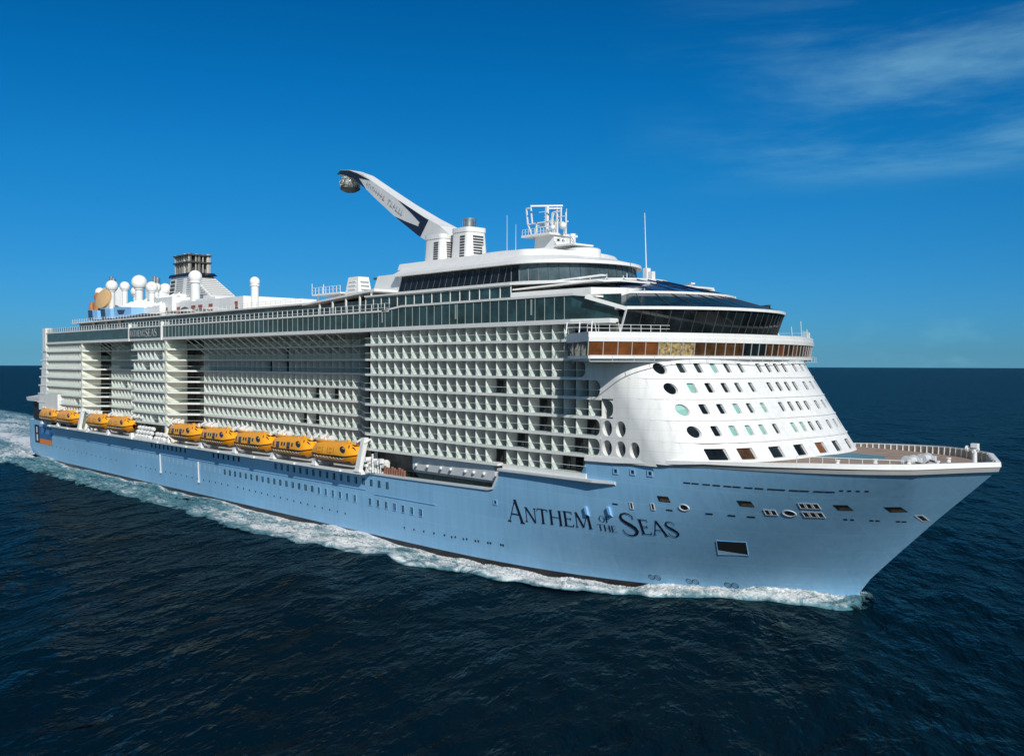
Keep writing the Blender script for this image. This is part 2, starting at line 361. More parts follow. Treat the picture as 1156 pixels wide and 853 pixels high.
ship = thing('cruise_ship', 'huge white cruise ship with pale blue hull and stacked balconies steaming across the dark sea', 'cruise ship', (0, 0, 0))

def hull_top(x):
    if x < -272: return 13.4
    if x < -51.0: return 12.35 + max(0, (x + 90) / 39) * 0.4
    if x < -48.9: return 12.75 + (x + 51.0) / 2.1 * 3.3
    if x < -30.5: return 16.05
    return interp(x, ZB)
def bottom(x): return -2.0 if x > -284 else -2.0 + (-284 - x) / 16 * 3.2
b = B()
for side in (-1, 1):
    cols = []
    xs = [-300, -299, -296, -290, -284, -278, -272.01, -272, -262, -250] + list(range(-240, -90, 10)) + [-90, -85]
    for x in xs:
        zt = hull_top(x); zb_ = bottom(x)
        zl = sorted(set([zb_ + (zt - zb_) * j / 22 for j in range(23)]))
        cols.append([(x, side * hb(x, z) * (0.965 if x <= -300 else 0.988 if x <= -299 else 1) * (1 if z > zb_ + 3 or x > -250 else 1 - 0.06 * (1 - (z - zb_) / 3) * min(1, (-250 - x) / 30)), z) for z in zl])
    ts = [i / 26 * 0.3 for i in range(1, 26)] + [(-51 + 85) / 103.2, (-48.9 + 85) / 103.2 ] 
    txs = [x for x in np.arange(-84, -51, 3)] + [-51.001, -50.5, -50, -49.4, -48.9] + [x for x in np.arange(-47, -31, 2)] + [-30.51, -30.49] + [x for x in np.arange(-29, 8, 1.5)]
    for xt in txs:
        zt = hull_top(xt); t = (xt + 85) / (stem(zt) + 85)
        col = []
        for j in range(23):
            z = -2 + (zt + 2) * j / 22; x = -85 + t * (stem(z) + 85); col.append((x, side * hb(x, z), z))
        cols.append(col)
    tl = (txs[-1] + 85) / (stem(20) + 85)
    for i in range(1, 29):
        t = tl + (1 - tl) * (1 - (1 - i / 28) ** 2.2)
        zt = 20.0; zt = hull_top(-85 + t * (stem(zt) + 85))
        col = []
        for j in range(23):
            z = -2 + (zt + 2) * j / 22; x = -85 + t * (stem(z) + 85) - 1e-4; col.append((x, side * (hb(x, z) if i < 28 else 0), z))
        cols.append(col)
    b.loft(cols, closed=False)
# transom and decks that close the shell
st = [(-300, s * hb(-300, z) * .965, z) for s, z in ((-1, 1.2), (1, 1.2), (1, 13.4), (-1, 13.4))]
b.quad(*st)
hull = b.make('hull', ship, HULL, auto=38)
def deck(name, x0, x1, z, inset, m, n=40, parent=ship):
    bb = B(); pts = []
    for i in range(n + 1):
        x = x0 + (x1 - x0) * (1 - (1 - i / n) ** 1.8); pts.append((x, hb(x, min(z, 19.9)) - inset))
    bb.loft([[(x, -max(y, 0.0), z) for x, y in pts], [(x, max(y, 0.0), z) for x, y in pts]], closed=False)
    return bb.make(name, parent, m)
deck('boat_deck', -299.5, -40, 12.28, 0.05, SILL)
deck('foredeck', -27, stem(20.0) - 0.3, 20.02, 0.15, TEAK)

# white bulwark with the grey band under it, round the bow
def bow_strip(z0f, z1f, x0, out, thick, lean, name, m, n=110):
    bb = B(); loop = []
    for i in range(n + 1):
        t = 1 - (1 - i / n) ** 2.2
        zr = 20.0; xe = stem(zr) + .25; x = x0 + t * (xe - x0); zr = min(z0f(x), 20.0)
        x = x0 + t * (stem(zr) + .25 - x0)
        y = hb(min(x - .25 * t, stem(zr) - 1e-3), zr) if i < n else 0
        loop.append((x, y, z0f(x), z1f(x)))
    full = [(x, -y, a_, c_) for x, y, a_, c_ in loop] + [(x, y, a_, c_) for x, y, a_, c_ in reversed(loop[:-1])]
    rings = []
    for i, (x, y, z0, z1) in enumerate(full):
        p = full[max(i - 1, 0)]; q_ = full[min(i + 1, len(full) - 1)]
        d = Vector((q_[0] - p[0], q_[1] - p[1], 0)).normalized(); nrm = Vector((d.y, -d.x, 0))
        P = lambda o, z: (x + nrm.x * o, y + nrm.y * o, z)
        rings.append([P(out, z0), P(out - lean, z1), P(out - lean - thick, z1), P(out - thick, z0)])
    bb.loft(rings, True, True)
    return bb.make(name, ship, m, auto=40)
zgrey = lambda x: interp(x, ZB) + interp(x, [(-32, .2), (-25, .3), (-5, .5), (4, .65), (19, .6)])
zwhite = lambda x: interp(x, [(-32, 19.75), (-18, 20.1), (-8, 20.6), (4, 21.1), (14, 21.25), (20, 21.15)])
bow_strip(lambda x: interp(x, ZB) - 0.02, zgrey, -30.5, 0.05, 0.3, -.22, 'bow_grey_band', GREY)
bow_strip(lambda x: zgrey(x) + 0.003, zwhite, -30.5, 0.34, 0.5, .06, 'bow_bulwark', WHITE)

# ledges on the hull side
b = B()
for side in (-1, 1):
    b.box(-269, -86.2, side * 22.1, side * 24.15, 12.36, 12.85)
    xx = -275
    for i in range(11): b.box(-268 + i * 17.4 - .9, -268 + i * 17.4 + .9, side * 24.15, side * 24.5, 12.4, 12.8)
b.sides('boat_ledge', ship, WHITE)
b = B()
for side in (-1, 1):
    n = 20; r = []
    for i in range(n + 1):
        x = -49.2 + i / n * 24.2; w = 22.95 if i < n - 3 else 22.95 - (i - n + 3) * 0.28
        r.append([(x, side * 21.0, 15.95), (x, side * (w - .25), 15.95), (x, side * w, 16.15), (x, side * w, 16.5), (x, side * 21.0, 16.5)])
    b.loft(r, True, True)
    # the raised lip that runs down into the promenade opening and along its sill
    rim = [(-86, 12.48), (-75, 12.5), (-62, 12.65), (-52, 12.78), (-50.9, 13.0), (-50.2, 14.1), (-49.5, 15.4), (-48.6, 16.15)]
    b.loft([[(x, side * 21.9, z - .05), (x, side * 22.55, z - .05), (x, side * 22.55, z + .32), (x, side * 21.9, z + .32)] for x, z in rim], True, True)
b.sides('hull_ledge', ship, SILL)
for z0, x0, x1, s in ((9.25, -272, -87.5, .1), (8.7, -84.5, -66, .1)):
    b = B(); n = 50
    for i in range(n):
        xa = x0 + (x1 - x0) * i / n; xb = x0 + (x1 - x0) * (i + 1) / n
        b.hexa([hp(xa, z0, -.05), hp(xb, z0, -.05), hp(xb, z0, .12), hp(xa, z0, .12)], [hp(xa, z0 + s, -.05), hp(xb, z0 + s, -.05), hp(xb, z0 + s, .12), hp(xa, z0 + s, .12)])
    b.make('rubbing_strake', hull, HULL)

for x, z0, z1 in ((-183.5, 4.8, 9.2), (-160.5, 4.4, 9.0)):
    b = B(); b.tube([hp(x, z0, .1), hp(x, z1, .1)], .2, 8); b.tube([hp(x, z0 - .5, .05), hp(x, z0, .12)], .35, 8); b.make('overboard_pipe', hull, SILL)
# things cut into or fixed on the hull
def patch(bb, corners, off=0.05, mi=None, n=None):      # a quad laid on the hull from (x,z) corners, cut finely enough to follow it
    (x0, z0), (x1, z1), (x2, z2), (x3, z3) = corners
    n = n or max(1, int(max(abs(x1 - x0), abs(z2 - z1)) / .45))
    P = lambda u, v: hp((x0 * (1 - u) + x1 * u) * (1 - v) + (x3 * (1 - u) + x2 * u) * v, (z0 * (1 - u) + z1 * u) * (1 - v) + (z3 * (1 - u) + z2 * u) * v, off)
    vs = [P(i / n, j / n) for j in range(n + 1) for i in range(n + 1)]
    bb.add(vs, [(j * (n + 1) + i, j * (n + 1) + i + 1, (j + 1) * (n + 1) + i + 1, (j + 1) * (n + 1) + i) for j in range(n) for i in range(n)], mi)
PALEW = mat('pale_window', (.36, .52, .66), .3)
def hull_window(name, x, z, w, h, m, frame=None, fw_=0.14, lean=0.0, split=False):
    cs = [(x - w / 2 + lean, z + h / 2), (x + w / 2 + lean, z + h / 2), (x + w / 2 - lean, z - h / 2), (x - w / 2 - lean, z - h / 2)]
    bb = B()
    o = [hp(p, q, 0.02) for p, q in cs]; i_ = [hp(p, q, -0.22) for p, q in cs]
    bb.quad(*[hp(p, q, 0.045) for p, q in cs], mi=0)
    if split: bb.quad(*[hp(p, q, .06) for p, q in ((x - .07, z - h / 2), (x + .07, z - h / 2), (x + .07, z + h / 2), (x - .07, z + h / 2))], mi=2)
    if frame:
        c2 = [(p + (fw_ if p > x else -fw_), q + (fw_ if q > z else -fw_)) for p, q in cs]
        a_ = [hp(p, q, 0.03) for p, q in c2]; b_ = [hp(p, q, 0.11) for p, q in c2]; c_ = [hp(p, q, 0.11) for p, q in cs]; d_ = [hp(p, q, 0.03) for p, q in cs]
        bb.loft([a_, b_, c_, d_], True, False, mi=1)
    return bb.make(name, hull, [m, frame or m, HULL])
for i in range(70):      # long row of deck three windows
    x = -70.4 - i * 2.62
    if abs(x + 100.6) < 1.2 or abs(x + 88.4) < 1.2: continue
    if i < 56: hull_window('hull_window', x, interp(x, [(-255, 8.3), (-200, 8.4), (-148, 7.7), (-110, 7.6), (-70, 6.9)]), 0.85, 1.25, GLASSD if i < 30 else PALEW, HULL if i < 14 else None, 0.1, split=True)
for i in range(17):
    x = -80.4 - i * 2.6; hull_window('hull_window', x, 10.75 - 0.006 * (x + 80), 0.8, 1.3, GLASSD, split=True)
for x0, n in ((-139, 6), (-168, 5), (-181, 4)):
    for i in range(n): hull_window('hull_window', x0 - i * 2.6, 11.15, 0.8, 1.1, GLASSW)
b = B()
for k, (x0, x1, n, z0, z1) in enumerate(((-75.5, -49.5, 10, 3.6, 4.0), (-140, -95, 17, 4.7, 3.9), (-200, -145, 18, 4.9, 4.7), (-276, -215, 16, 5.6, 5.2), (-62, -50, 5, 3.7, 4.0))):
    for i in range(n):
        x = x0 + (x1 - x0) * i / (n - 1); z = z0 + (z1 - z0) * i / (n - 1)
        ring = [(x + .22 * math.cos(t * math.pi / 4), z + .22 * math.sin(t * math.pi / 4)) for t in range(8)]
        b.add([hp(p, q, .05) for p, q in ring], [tuple(range(8))])
p_ = b.make('porthole', hull, GLASSW); p_['kind'] = 'stuff'
for x, z in ((-24.84, 18.04), (-21.81, 18.14), (-18.83, 18.19), (-50.4, 10.9)): hull_window('fairlead', x, z, 0.55, 0.5, DARK, HULL, 0.18)
def mooring(x, z, w=1.75, h=.78):
    bb = B(); cs = [(x - w / 2 - .1, z + h / 2), (x + w / 2 - .1, z + h / 2), (x + w / 2 + .1, z - h / 2), (x - w / 2 + .1, z - h / 2)]
    patch(bb, cs, .04, 0)
    patch(bb, ((cs[3][0] + .1, z - h / 2 + .04), (cs[2][0] - .1, z - h / 2 + .04), (cs[2][0] - .15, z), (cs[3][0] + .25, z)), .055, 1)
    return bb.make('mooring_opening', hull, [DARK, mat('mooring_deck_brown', (0.10, 0.075, 0.04), .7, var=.4, vscale=2)])
for x, z in ((-17.2, 14.77), (-5.85, 15.12), (4.55, 15.18), (8.95, 14.95)): mooring(x, z, 1.75 if x < 4 else 1.4)
for cx, cz, n in ((1.3, 15.25, 3), (1.12, 14.0, 3), (-3.35, 14.05, 2), (10.15, 13.5, 1), (-22.67, 13.3, 1), (-19.18, 13.5, 1)):
    for i in range(n): hull_window('hull_window', cx + (i - (n - 1) / 2) * .72, cz, .48 if n > 1 else .38, .62 if n > 1 else .8, DARK, SILL, .09)
for x, z in ((-1.31, 14.05), (-14.41, 13.82)):
    bb = B(); n = 20
    R = lambda k, r, off: [hp(x + k * r * math.cos(t * 2 * math.pi / n), z + r * .62 * math.sin(t * 2 * math.pi / n), off) for t in range(n)]
    bb.loft([R(1, .78, 0.0), R(1, .72, .14), R(1, .56, .10), R(1, .5, .0)], True, False, 0); bb.add(R(1, .54, .05), [tuple(range(n))], 1)
    bb.make('anchor_fairlead', hull, [SILL, DARK], auto=40)
def slots(xs, z, w, h=.16):
    bb = B()
    for x in xs: patch(bb, [(x - w / 2, z + h / 2), (x + w / 2, z + h / 2), (x + w / 2, z - h / 2), (x - w / 2, z - h / 2)])
    return bb
bb = slots([-13.1, -11.9, -10.3, -8.9, -7.4, -6.2, -4.7, -3.4, -1.9, -0.9, .6, 1.7, 3.2, 4.3], 17.38, 1.05)
for x in (5.55, 6.3, 7.1, 7.9): patch(bb, [(x - .18, 17.7), (x + .18, 17.7), (x + .18, 17.52), (x - .18, 17.52)])
bb.make('vent_slot', hull, DARK)
bb = slots([-25.47, -16.72, -11.14, -8.27, -5.93], 13.25, .95, .2)
for x, z in ((3.92, 13.44), (4.51, 13.41), (6.14, 13.3), (6.62, 13.27), (8.21, 13.12), (8.64, 13.07)): patch(bb, [(x - .17, z + .1), (x + .17, z + .1), (x + .17, z - .1), (x - .17, z - .1)])
bb.make('scupper', hull, DARK)
for x, z in ((-30.9, 11.6), (-26.7, 12.0)):
    bb = B(); bb.hexa([hp(x - .2, z + .75, 0), hp(x + .25, z + .75, 0), hp(x + .45, z - .75, 0), hp(x, z - .75, 0)], [hp(x - .2, z + .7, .4), hp(x + .25, z + .7, .4), hp(x + .4, z - .4, .45), hp(x + .05, z - .4, .45)])
    bb.make('bollard_recess', hull, LBLUE)
# anchor pocket: flat dark patch for the recess, sunlight on its sill painted paler
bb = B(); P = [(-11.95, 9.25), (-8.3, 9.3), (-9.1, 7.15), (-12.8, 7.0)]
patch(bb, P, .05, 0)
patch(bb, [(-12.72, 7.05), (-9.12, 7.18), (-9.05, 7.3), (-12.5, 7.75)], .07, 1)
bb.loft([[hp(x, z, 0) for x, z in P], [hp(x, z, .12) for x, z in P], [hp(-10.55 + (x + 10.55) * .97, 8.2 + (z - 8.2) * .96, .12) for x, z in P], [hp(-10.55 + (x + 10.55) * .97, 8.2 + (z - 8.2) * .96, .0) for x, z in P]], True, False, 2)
bb.make('anchor_pocket', hull, [DARK, mat('pocket_sill_sunlit', (.36, .55, .74), .5), HULL])
for x, z in ((-23.39, 2.2), (-18.32, 2.1), (-13.48, 2.0)):
    bb = B()
    for dx in (-.5, .35):
        n = 14; f_ = lambda r: [hp(x + dx + r * math.cos(t * 2 * math.pi / n), z + r * math.sin(t * 2 * math.pi / n), .06) for t in range(n)]
        bb.loft([f_(.42), f_(.35)], True, False); 
        patch(bb, [(x + dx - .27, z + .25), (x + dx - .22, z + .29), (x + dx + .27, z - .22), (x + dx + .22, z - .27)], .065)
    bb.make('thruster_mark', hull, LETTER)

# ------------------------------------------------------------------ lettering (own serif capitals drawn as strokes)
def stroke(x0, y0, x1, y1, w): return [(x0 - w / 2, y0), (x0 + w / 2, y0), (x1 + w / 2, y1), (x1 - w / 2, y1)]
def hbar(x0, x1, y, t): return [(x0, y - t / 2), (x1, y - t / 2), (x1, y + t / 2), (x0, y + t / 2)]
def serif(x, y, w, up): return [(x - w / 2, y), (x + w / 2, y), (x + w / 4, y + (.055 if up else -.055)), (x - w / 4, y + (.055 if up else -.055))]
def curve(pts, ws):
    out = []
    pts = [Vector(p) for p in pts]; L_ = []; R_ = []
    for i, p in enumerate(pts):
        d = (pts[min(i + 1, len(pts) - 1)] - pts[max(i - 1, 0)]).normalized(); n = Vector((-d.y, d.x)) * ws[i] / 2
        L_.append(p + n); R_.append(p - n)
    for i in range(len(pts) - 1): out.append([tuple(L_[i]), tuple(R_[i]), tuple(R_[i + 1]), tuple(L_[i + 1])])
    return out
def glyph(ch):
    T, t = .13, .045
    if ch == 'A': return .86, [stroke(.09, 0, .43, 1, t), stroke(.76, 0, .42, 1, T), hbar(.22, .64, .36, t), serif(.09, 0, .24, True), serif(.76, 0, .28, True)]
    if ch == 'N': return .86, [stroke(.13, 0, .13, 1, t), stroke(.74, 0, .74, 1, t), stroke(.14, .97, .73, .0, T), serif(.13, 0, .22, True), serif(.12, 1, .2, False), serif(.74, 1, .22, False)]
    if ch == 'T': return .80, [stroke(.4, 0, .4, 1, T), hbar(.05, .75, .975, .05), stroke(.05, .82, .08, 1, t), stroke(.75, .82, .72, 1, t), serif(.4, 0, .3, True)]
    if ch == 'H': return .92, [stroke(.17, 0, .17, 1, T), stroke(.75, 0, .75, 1, T), hbar(.17, .75, .52, t)] + [serif(x, y, .28, y == 0) for x in (.17, .75) for y in (0, 1)]
    if ch == 'E': return .70, [stroke(.17, 0, .17, 1, T), hbar(.05, .6, .975, .05), hbar(.05, .63, .025, .05), hbar(.17, .5, .52, t), stroke(.6, .83, .58, 1, t), stroke(.65, .2, .61, 0, t), stroke(.5, .43, .5, .61, t)]
    if ch == 'M': return 1.08, [stroke(.13, 0, .17, 1, t), stroke(.17, 1, .53, .05, T), stroke(.53, .05, .88, 1, t), stroke(.93, 0, .88, 1, T), serif(.13, 0, .22, True), serif(.93, 0, .28, True)]
    if ch == 'O':
        o = []; n = 24
        for i in range(n):
            a0, a1 = 2 * math.pi * i / n, 2 * math.pi * (i + 1) / n
            pt = lambda a, rx, ry: (.48 + rx * math.cos(a), .5 + ry * math.sin(a))
            o.append([pt(a0, .43, .52), pt(a1, .43, .52), pt(a1, .31, .47), pt(a0, .31, .47)])
        return .96, o
    if ch == 'F': return .64, [stroke(.17, 0, .17, 1, T), hbar(.05, .58, .975, .05), hbar(.17, .46, .52, t), stroke(.58, .83, .56, 1, t), serif(.17, 0, .28, True), stroke(.46, .44, .46, .6, t)]
    if ch == 'S':
        pts = [(.55, .76), (.53, .90), (.42, .98), (.28, .995), (.14, .93), (.085, .80), (.13, .68), (.25, .58), (.40, .48), (.53, .37), (.58, .24), (.52, .10), (.38, .015), (.22, .01), (.10, .09), (.06, .25)]
        ws = [.03, .04, .045, .05, .07, .10, .12, .14, .15, .14, .12, .09, .055, .045, .04, .03]
        return .66, curve(pts, ws)
    return .4, []
def text_on(bb, txt, x0, x1, zbase, h, mapf, slope=0.0):
    tot = sum(glyph(c)[0] for c in txt); k = (x1 - x0) / tot; u = x0
    for c in txt:
        w, polys = glyph(c)
        for p in polys:
            # split tall strokes so that they follow the plating
            bb.add([mapf(u + a_ * k, zbase + slope * (u - x0) + v_ * h) for a_, v_ in p], [tuple(range(len(p)))])
        u += w * k
bb = B(); mp = lambda x, z: hp(x, z, .09)
text_on(bb, 'A', -47.6, -43.9, 8.2, 3.65, mp, .03); text_on(bb, 'NTHEM', -43.75, -30.2, 8.62, 2.3, mp, .035); bb.make('name_lettering', hull, LETTER); bb = B()
text_on(bb, 'OF', -28.85, -26.9, 10.3, .95, mp); text_on(bb, 'THE', -29.4, -26.1, 8.95, .98, mp); bb.make('name_lettering', hull, LETTER); bb = B()
text_on(bb, 'S', -25.3, -22.4, 8.75, 3.35, mp); text_on(bb, 'EAS', -22.3, -16.4, 9.2, 2.25, mp, .02)
bb.make('name_lettering', hull, LETTER)
# stern flag panel
bb = B()
def pq(x0, x1, z0, z1, mi, off): patch(bb, [(x0, z0), (x1, z0), (x1, z1), (x0, z1)], off, mi)
pq(-291.5, -286.2, 5.7, 11.8, 0, .05); pq(-286.0, -272.5, 7.4, 11.4, 1, .05); pq(-286.0, -272.5, 5.6, 7.3, 2, .05); pq(-284, -275, 9.2, 11.0, 3, .06)
pq(-289.6, -288.0, 6.4, 8.6, 4, .06); pq(-289.6, -288.2, 9.2, 11.1, 4, .06)
bb.make('stern_emblem', hull, [NAVY, LOGOBLUE, LOGOORANGE, LOGOBLUE2, WHITE])

# ------------------------------------------------------------------ superstructure: cabin walls, balcony slabs, partitions
ZK = [39.4 - 2.8 * k for k in range(9)]
OUT = [(-277, 22.3), (-242, 22.3), (-236, 16.5), (-212, 16.5), (-203, 22.3), (-178.5, 22.3), (-172, 16.5), (-98, 16.5), (-87.6, 22.3), (-27.5, 22.3)]
WALL = [(-277, 19.7), (-243.5, 19.7), (-243.5, 14.0), (-203, 14.0), (-203, 19.7), (-180.5, 19.7), (-180.5, 14.0), (-89, 14.0), (-89, 19.7), (-27, 19.7)]
def both(pl): return [(x, -y) for x, y in pl] + [(x, y) for x, y in reversed(pl)]
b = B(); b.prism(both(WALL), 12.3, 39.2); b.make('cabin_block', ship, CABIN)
# tall forward-facing white screens where the side steps out
CREAM = mat('cream_screen_paint', (.80, .77, .66), .5, var=.05)
for x0, x1, yo in ((-180.4, -179.4, 22.25), (-243.4, -242.4, 22.25)):
    for s in (-1, 1):
        b = B(); b.box(x0, x1, s * 16.6, s * yo, 12.3, 39.1); b.make('screen_wall', ship, CREAM)
END = {0: -34.2, 1: -33.0, 2: -30.6, 3: -27.7, 4: -25.2, 5: -27.7, 6: -27.7, 7: -30.4}
for k in range(1, 9):
    b = B(); z = ZK[k]; o = list(OUT)
    if k == 8: o[-1] = (-49.8, 22.3)
    th = .40
    # promenade deck head carries the lowest row
    b.prism(both(o), z - th / 2, z + th / 2)
    b.make('balcony_deck', ship, SLABM)
# cells
cells = []
def add_cells(x0, x1, yo, yi, rows, step=2.55, skip=()):
    n = int(round((x1 - x0) / step))
    for k in rows:
        for i in range(n + 1):
            x = x0 + i * step
            cells.append((k, x, yo, yi))
add_cells(-86.2, -27.55, 22.25, 19.75, range(0, 8))
add_cells(-170.2, -99, 16.45, 14.05, range(0, 8))
add_cells(-201.8, -182.5, 22.25, 19.75, range(0, 8), 2.8)
add_cells(-234.5, -213.5, 16.45, 14.05, range(0, 8))
add_cells(-276.2, -245, 22.25, 19.75, range(0, 8), 2.55)
near = []; far = []
for c in cells:
    k, x, yo, yi = c
    if yo > 20 and x > -90 and x > END[k] + .3: continue
    if k == 7 and -51.5 < x < -48.2: continue
    if random.random() < .03: continue
    (near if (x > -64 and yo > 20) else far).append(c)
near.sort(key=lambda c: -c[1]); far += near[100:]; near = near[:100]
def part_box(bb, c, s=-1):
    k, x, yo, yi = c; z1 = ZK[k] - .2; z0 = ZK[k + 1] + .2
    if k == 0: z1 = ZK[0] - .35
    y0, y1 = s * (yo - .24), s * (yi - .02)
    bb.hexa([(x - .05, y0, z0), (x + .05, y0, z0), (x + .05, y1, z0), (x - .05, y1, z0)], [(x - .05, y0, z1), (x + .05, y0, z1), (x + .05, y1, z1), (x - .05, y1, z1)])
for c in near:
    b = B(); part_box(b, c); b.make('balcony_partition', ship, WHITE2)
b = B()
for c in far: part_box(b, c)
for c in cells:
    if c[2] > 20 and c[1] > -90 and c[1] <= END[c[0]]: part_box(b, c, 1)
    elif c[1] <= -90: part_box(b, c, 1)
o = b.make('balcony_partition', ship, WHITE2); o['kind'] = 'stuff'
# balcony doors behind (dark glass leaves in pale frames), and a chair or two seen as clutter is left to the shade
b = B()
for c in cells:
    k, x, yo, yi = c; 
    if yo > 20 and x > -90 and x > END[k]: continue
    for s in (-1, 1): b.box(x + .35, x + 1.75, s * (yi - .0), s * (yi + .06), ZK[k + 1] + .22, ZK[k + 1] + 2.2)
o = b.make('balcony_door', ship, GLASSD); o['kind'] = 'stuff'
# glass balustrades with a thin top rail, one run per deck
def along(o, k):
    pts = [p for p in o]
    if k <= 7: pts = pts[:-1] + [(min(END[k], -27.5), 22.3)]
    return pts
for k in range(0, 8):
    g = B(); r = B(); zf = ZK[k + 1] + .2
    runs = [along(OUT, k)] if k < 7 else [OUT[:-1] + [(-51.5, 22.3)], [(-47.8, 22.3), (-30.4, 22.3)]]
    for pl in runs:
        for (xa, ya), (xb, yb) in zip(pl, pl[1:]):
            for s in (-1, 1):
                g.quad((xa, s * (ya - .06), zf), (xb, s * (yb - .06), zf), (xb, s * (yb - .06), zf + 1.0), (xa, s * (ya - .06), zf + 1.0))
                r.bar((xa, s * (ya - .06), zf + 1.03), (xb, s * (yb - .06), zf + 1.03), .07, .06)
    o = g.make('balustrade', ship, CLEAR); r.make('handrail', o, WHITE)
# lowest row forward: its own deck over the hull ledge
b = B()
for s in (-1, 1): b.box(-48.6, -30.4, s * 20.0, s * 22.3, 16.5, 17.2)
b.sides('balcony_deck', ship, SLABM)
# promenade behind the boats and its pale side house
b = B()
for s in (-1, 1): b.box(-83, -51.2, s * 18.6, s * 19.6, 12.3, 16.85)
for s in (-1, 1): b.hexa([(-74, s * 19.6, 12.4), (-51.2, s * 19.6, 12.4), (-51.2, s * 21.6, 14.2), (-74, s * 21.2, 14.2)], [(-74, s * 19.5, 16.7), (-51.2, s * 19.5, 16.7), (-51.2, s * 21.7, 16.7), (-74, s * 21.3, 16.7)])
b.sides('promenade_house', ship, SILL)
for i, x in enumerate((-72.3, -69, -65.2, -62.5, -58.6, -56.4, -53.8)):
    b = B(); b.lathe([(.05, 15.45), (.22, 15.4), (.26, 15.15), (.18, 14.95), (.02, 14.9)], x, -21.75, 10); b.bar((x, -21.75, 15.3), (x, -21.2, 15.5), .06); b.make('lamp', ship, WHITE)
g = B(); r = B()
for s in (-1, 1):
    g.box(-84, -51.6, s * 21.85, s * 21.9, 12.75, 13.85)
    r.bar((-84, s * 21.87, 13.9), (-51.6, s * 21.87, 13.9), .09)
    for i in range(24): r.bar((-84 + i * 1.4, s * 21.87, 12.75), (-84 + i * 1.4, s * 21.87, 13.9), .06)
o = g.sides('promenade_balustrade', ship, TEALCLEAR); r.make('handrail', o[0], DKSTEEL)

# ------------------------------------------------------------------ white front house with real window openings
def fx(y, z): return -6.5 - (z - 20) * .7 - 11.2 * (1 - max(0, 1 - (min(abs(y), 22.25) / 22.25) ** 3) ** .5)
def holed(bb, u0, u1, v0, v1, hole, mapf, n=32, mi=None):   # a rectangle (u,v) with one hole (list of n points, counter-clockwise from angle 0)
    cu = sum(p[0] for p in hole) / n; cv = sum(p[1] for p in hole) / n
    outer = []
    for p in hole:
        du_, dv_ = p[0] - cu, p[1] - cv; t = 1e9
        if du_ > 1e-9: t = min(t, (u1 - cu) / du_)
        if du_ < -1e-9: t = min(t, (u0 - cu) / du_)
        if dv_ > 1e-9: t = min(t, (v1 - cv) / dv_)
        if dv_ < -1e-9: t = min(t, (v0 - cv) / dv_)
        outer.append([cu + du_ * t, cv + dv_ * t])
    for c in ((u0, v0), (u1, v0), (u1, v1), (u0, v1)):   # snap the nearest outer point to each corner
        j = min(range(n), key=lambda i: (outer[i][0] - c[0]) ** 2 + (outer[i][1] - c[1]) ** 2); outer[j] = list(c)
    bb.loft([[mapf(*p) for p in outer], [mapf(*p) for p in hole]], True, False, mi)
def rrect(cu, cv, w, h, r, n=32):
    pts = []
    for i in range(n):
        q = i // (n // 4); a = (i % (n // 4)) / (n // 4 - 1) * math.pi / 2 + q * math.pi / 2
        sx = (1, -1, -1, 1)[q]; sy = (1, 1, -1, -1)[q]
        pts.append((cu + sx * (w / 2 - r) + r * math.cos(a), cv + sy * (h / 2 - r) + r * math.sin(a)))
    return pts
def ellipse(cu, cv, a, b_, n=32): return [(cu + a * math.cos(2 * math.pi * i / n), cv + b_ * math.sin(2 * math.pi * i / n)) for i in range(n)]
fmap = lambda y, z: (fx(y, z), y, z)
wall = B(); wins = []; seal = B()
def strip(y0, y1, v0, v1, nu=4):
    nu = max(1, int(abs(y1 - y0) / 1.2)) if nu is None else nu
    wall.loft([[fmap(y0 + (y1 - y0) * i / nu, v0), fmap(y0 + (y1 - y0) * i / nu, v1)] for i in range(nu + 1)], closed=False)
def strip_c(yc, y1, v0, v1, n=14):      # the rounded corner, stepped finely where it turns into the side
    ys_ = [yc + (y1 - yc) * (i / n) ** 2.4 for i in range(n + 1)]
    wall.loft([[fmap(y, v0), fmap(y, v1)] for y in ys_], closed=False)
ROWS = [(31.15, 33.95, 32.6, 'std'), (28.35, 31.15, 29.85, 'std'), (25.5, 28.35, 27.0, 'std'), (22.6, 25.5, 24.1, 'std'), (19.6, 22.6, 21.1, 'big')]
YS = [-18.9, -16.3, -13.8, -11.1, -8.5, -5.5, -1.0, 1.4, 3.7, 6.0, 9.4, 12.2, 15.0, 17.5]
YB = [-17.7, -13.7, -8.3, -2.7, 2.9, 7.6, 12.5, 16.8]
for ri, (v0, v1, vc, kind) in enumerate(ROWS):
    ys = YS if kind == 'std' else YB
    edges = [-20.1] + [(a_ + b_) / 2 for a_, b_ in zip(ys, ys[1:])] + [19.6]
    strip_c(-22.25, edges[0], v0, v1); strip_c(22.25, edges[-1], v0, v1)
    for i, y in enumerate(ys):
        if kind == 'std': hole = ellipse(y, vc - .1, .70, .80) if i == 0 else rrect(y, vc, 1.02, 1.36, .2)
        else: hole = rrect(y, vc, 2.5 if y < 6 else 1.9, 1.5, .15)
        holed(wall, edges[i], edges[i + 1], v0, v1, hole, fmap)
        cy_, cz_ = sum(p[0] for p in hole) / len(hole), sum(p[1] for p in hole) / len(hole)
        seal.loft([[(fx(*p) - .36, p[0], p[1]) for p in hole], [(fx(*p) - .33, cy_ + (p[0] - cy_) * .9, cz_ + (p[1] - cz_) * .92) for p in hole], [(fx(*p) - .37, cy_ + (p[0] - cy_) * .9, cz_ + (p[1] - cz_) * .92) for p in hole]], True, False)
        inner = [(fx(*p) - .38, p[0], p[1]) for p in hole]
        wall.loft([[fmap(*p) for p in hole], inner], True, False)
        wins.append((kind, i, ri, inner))
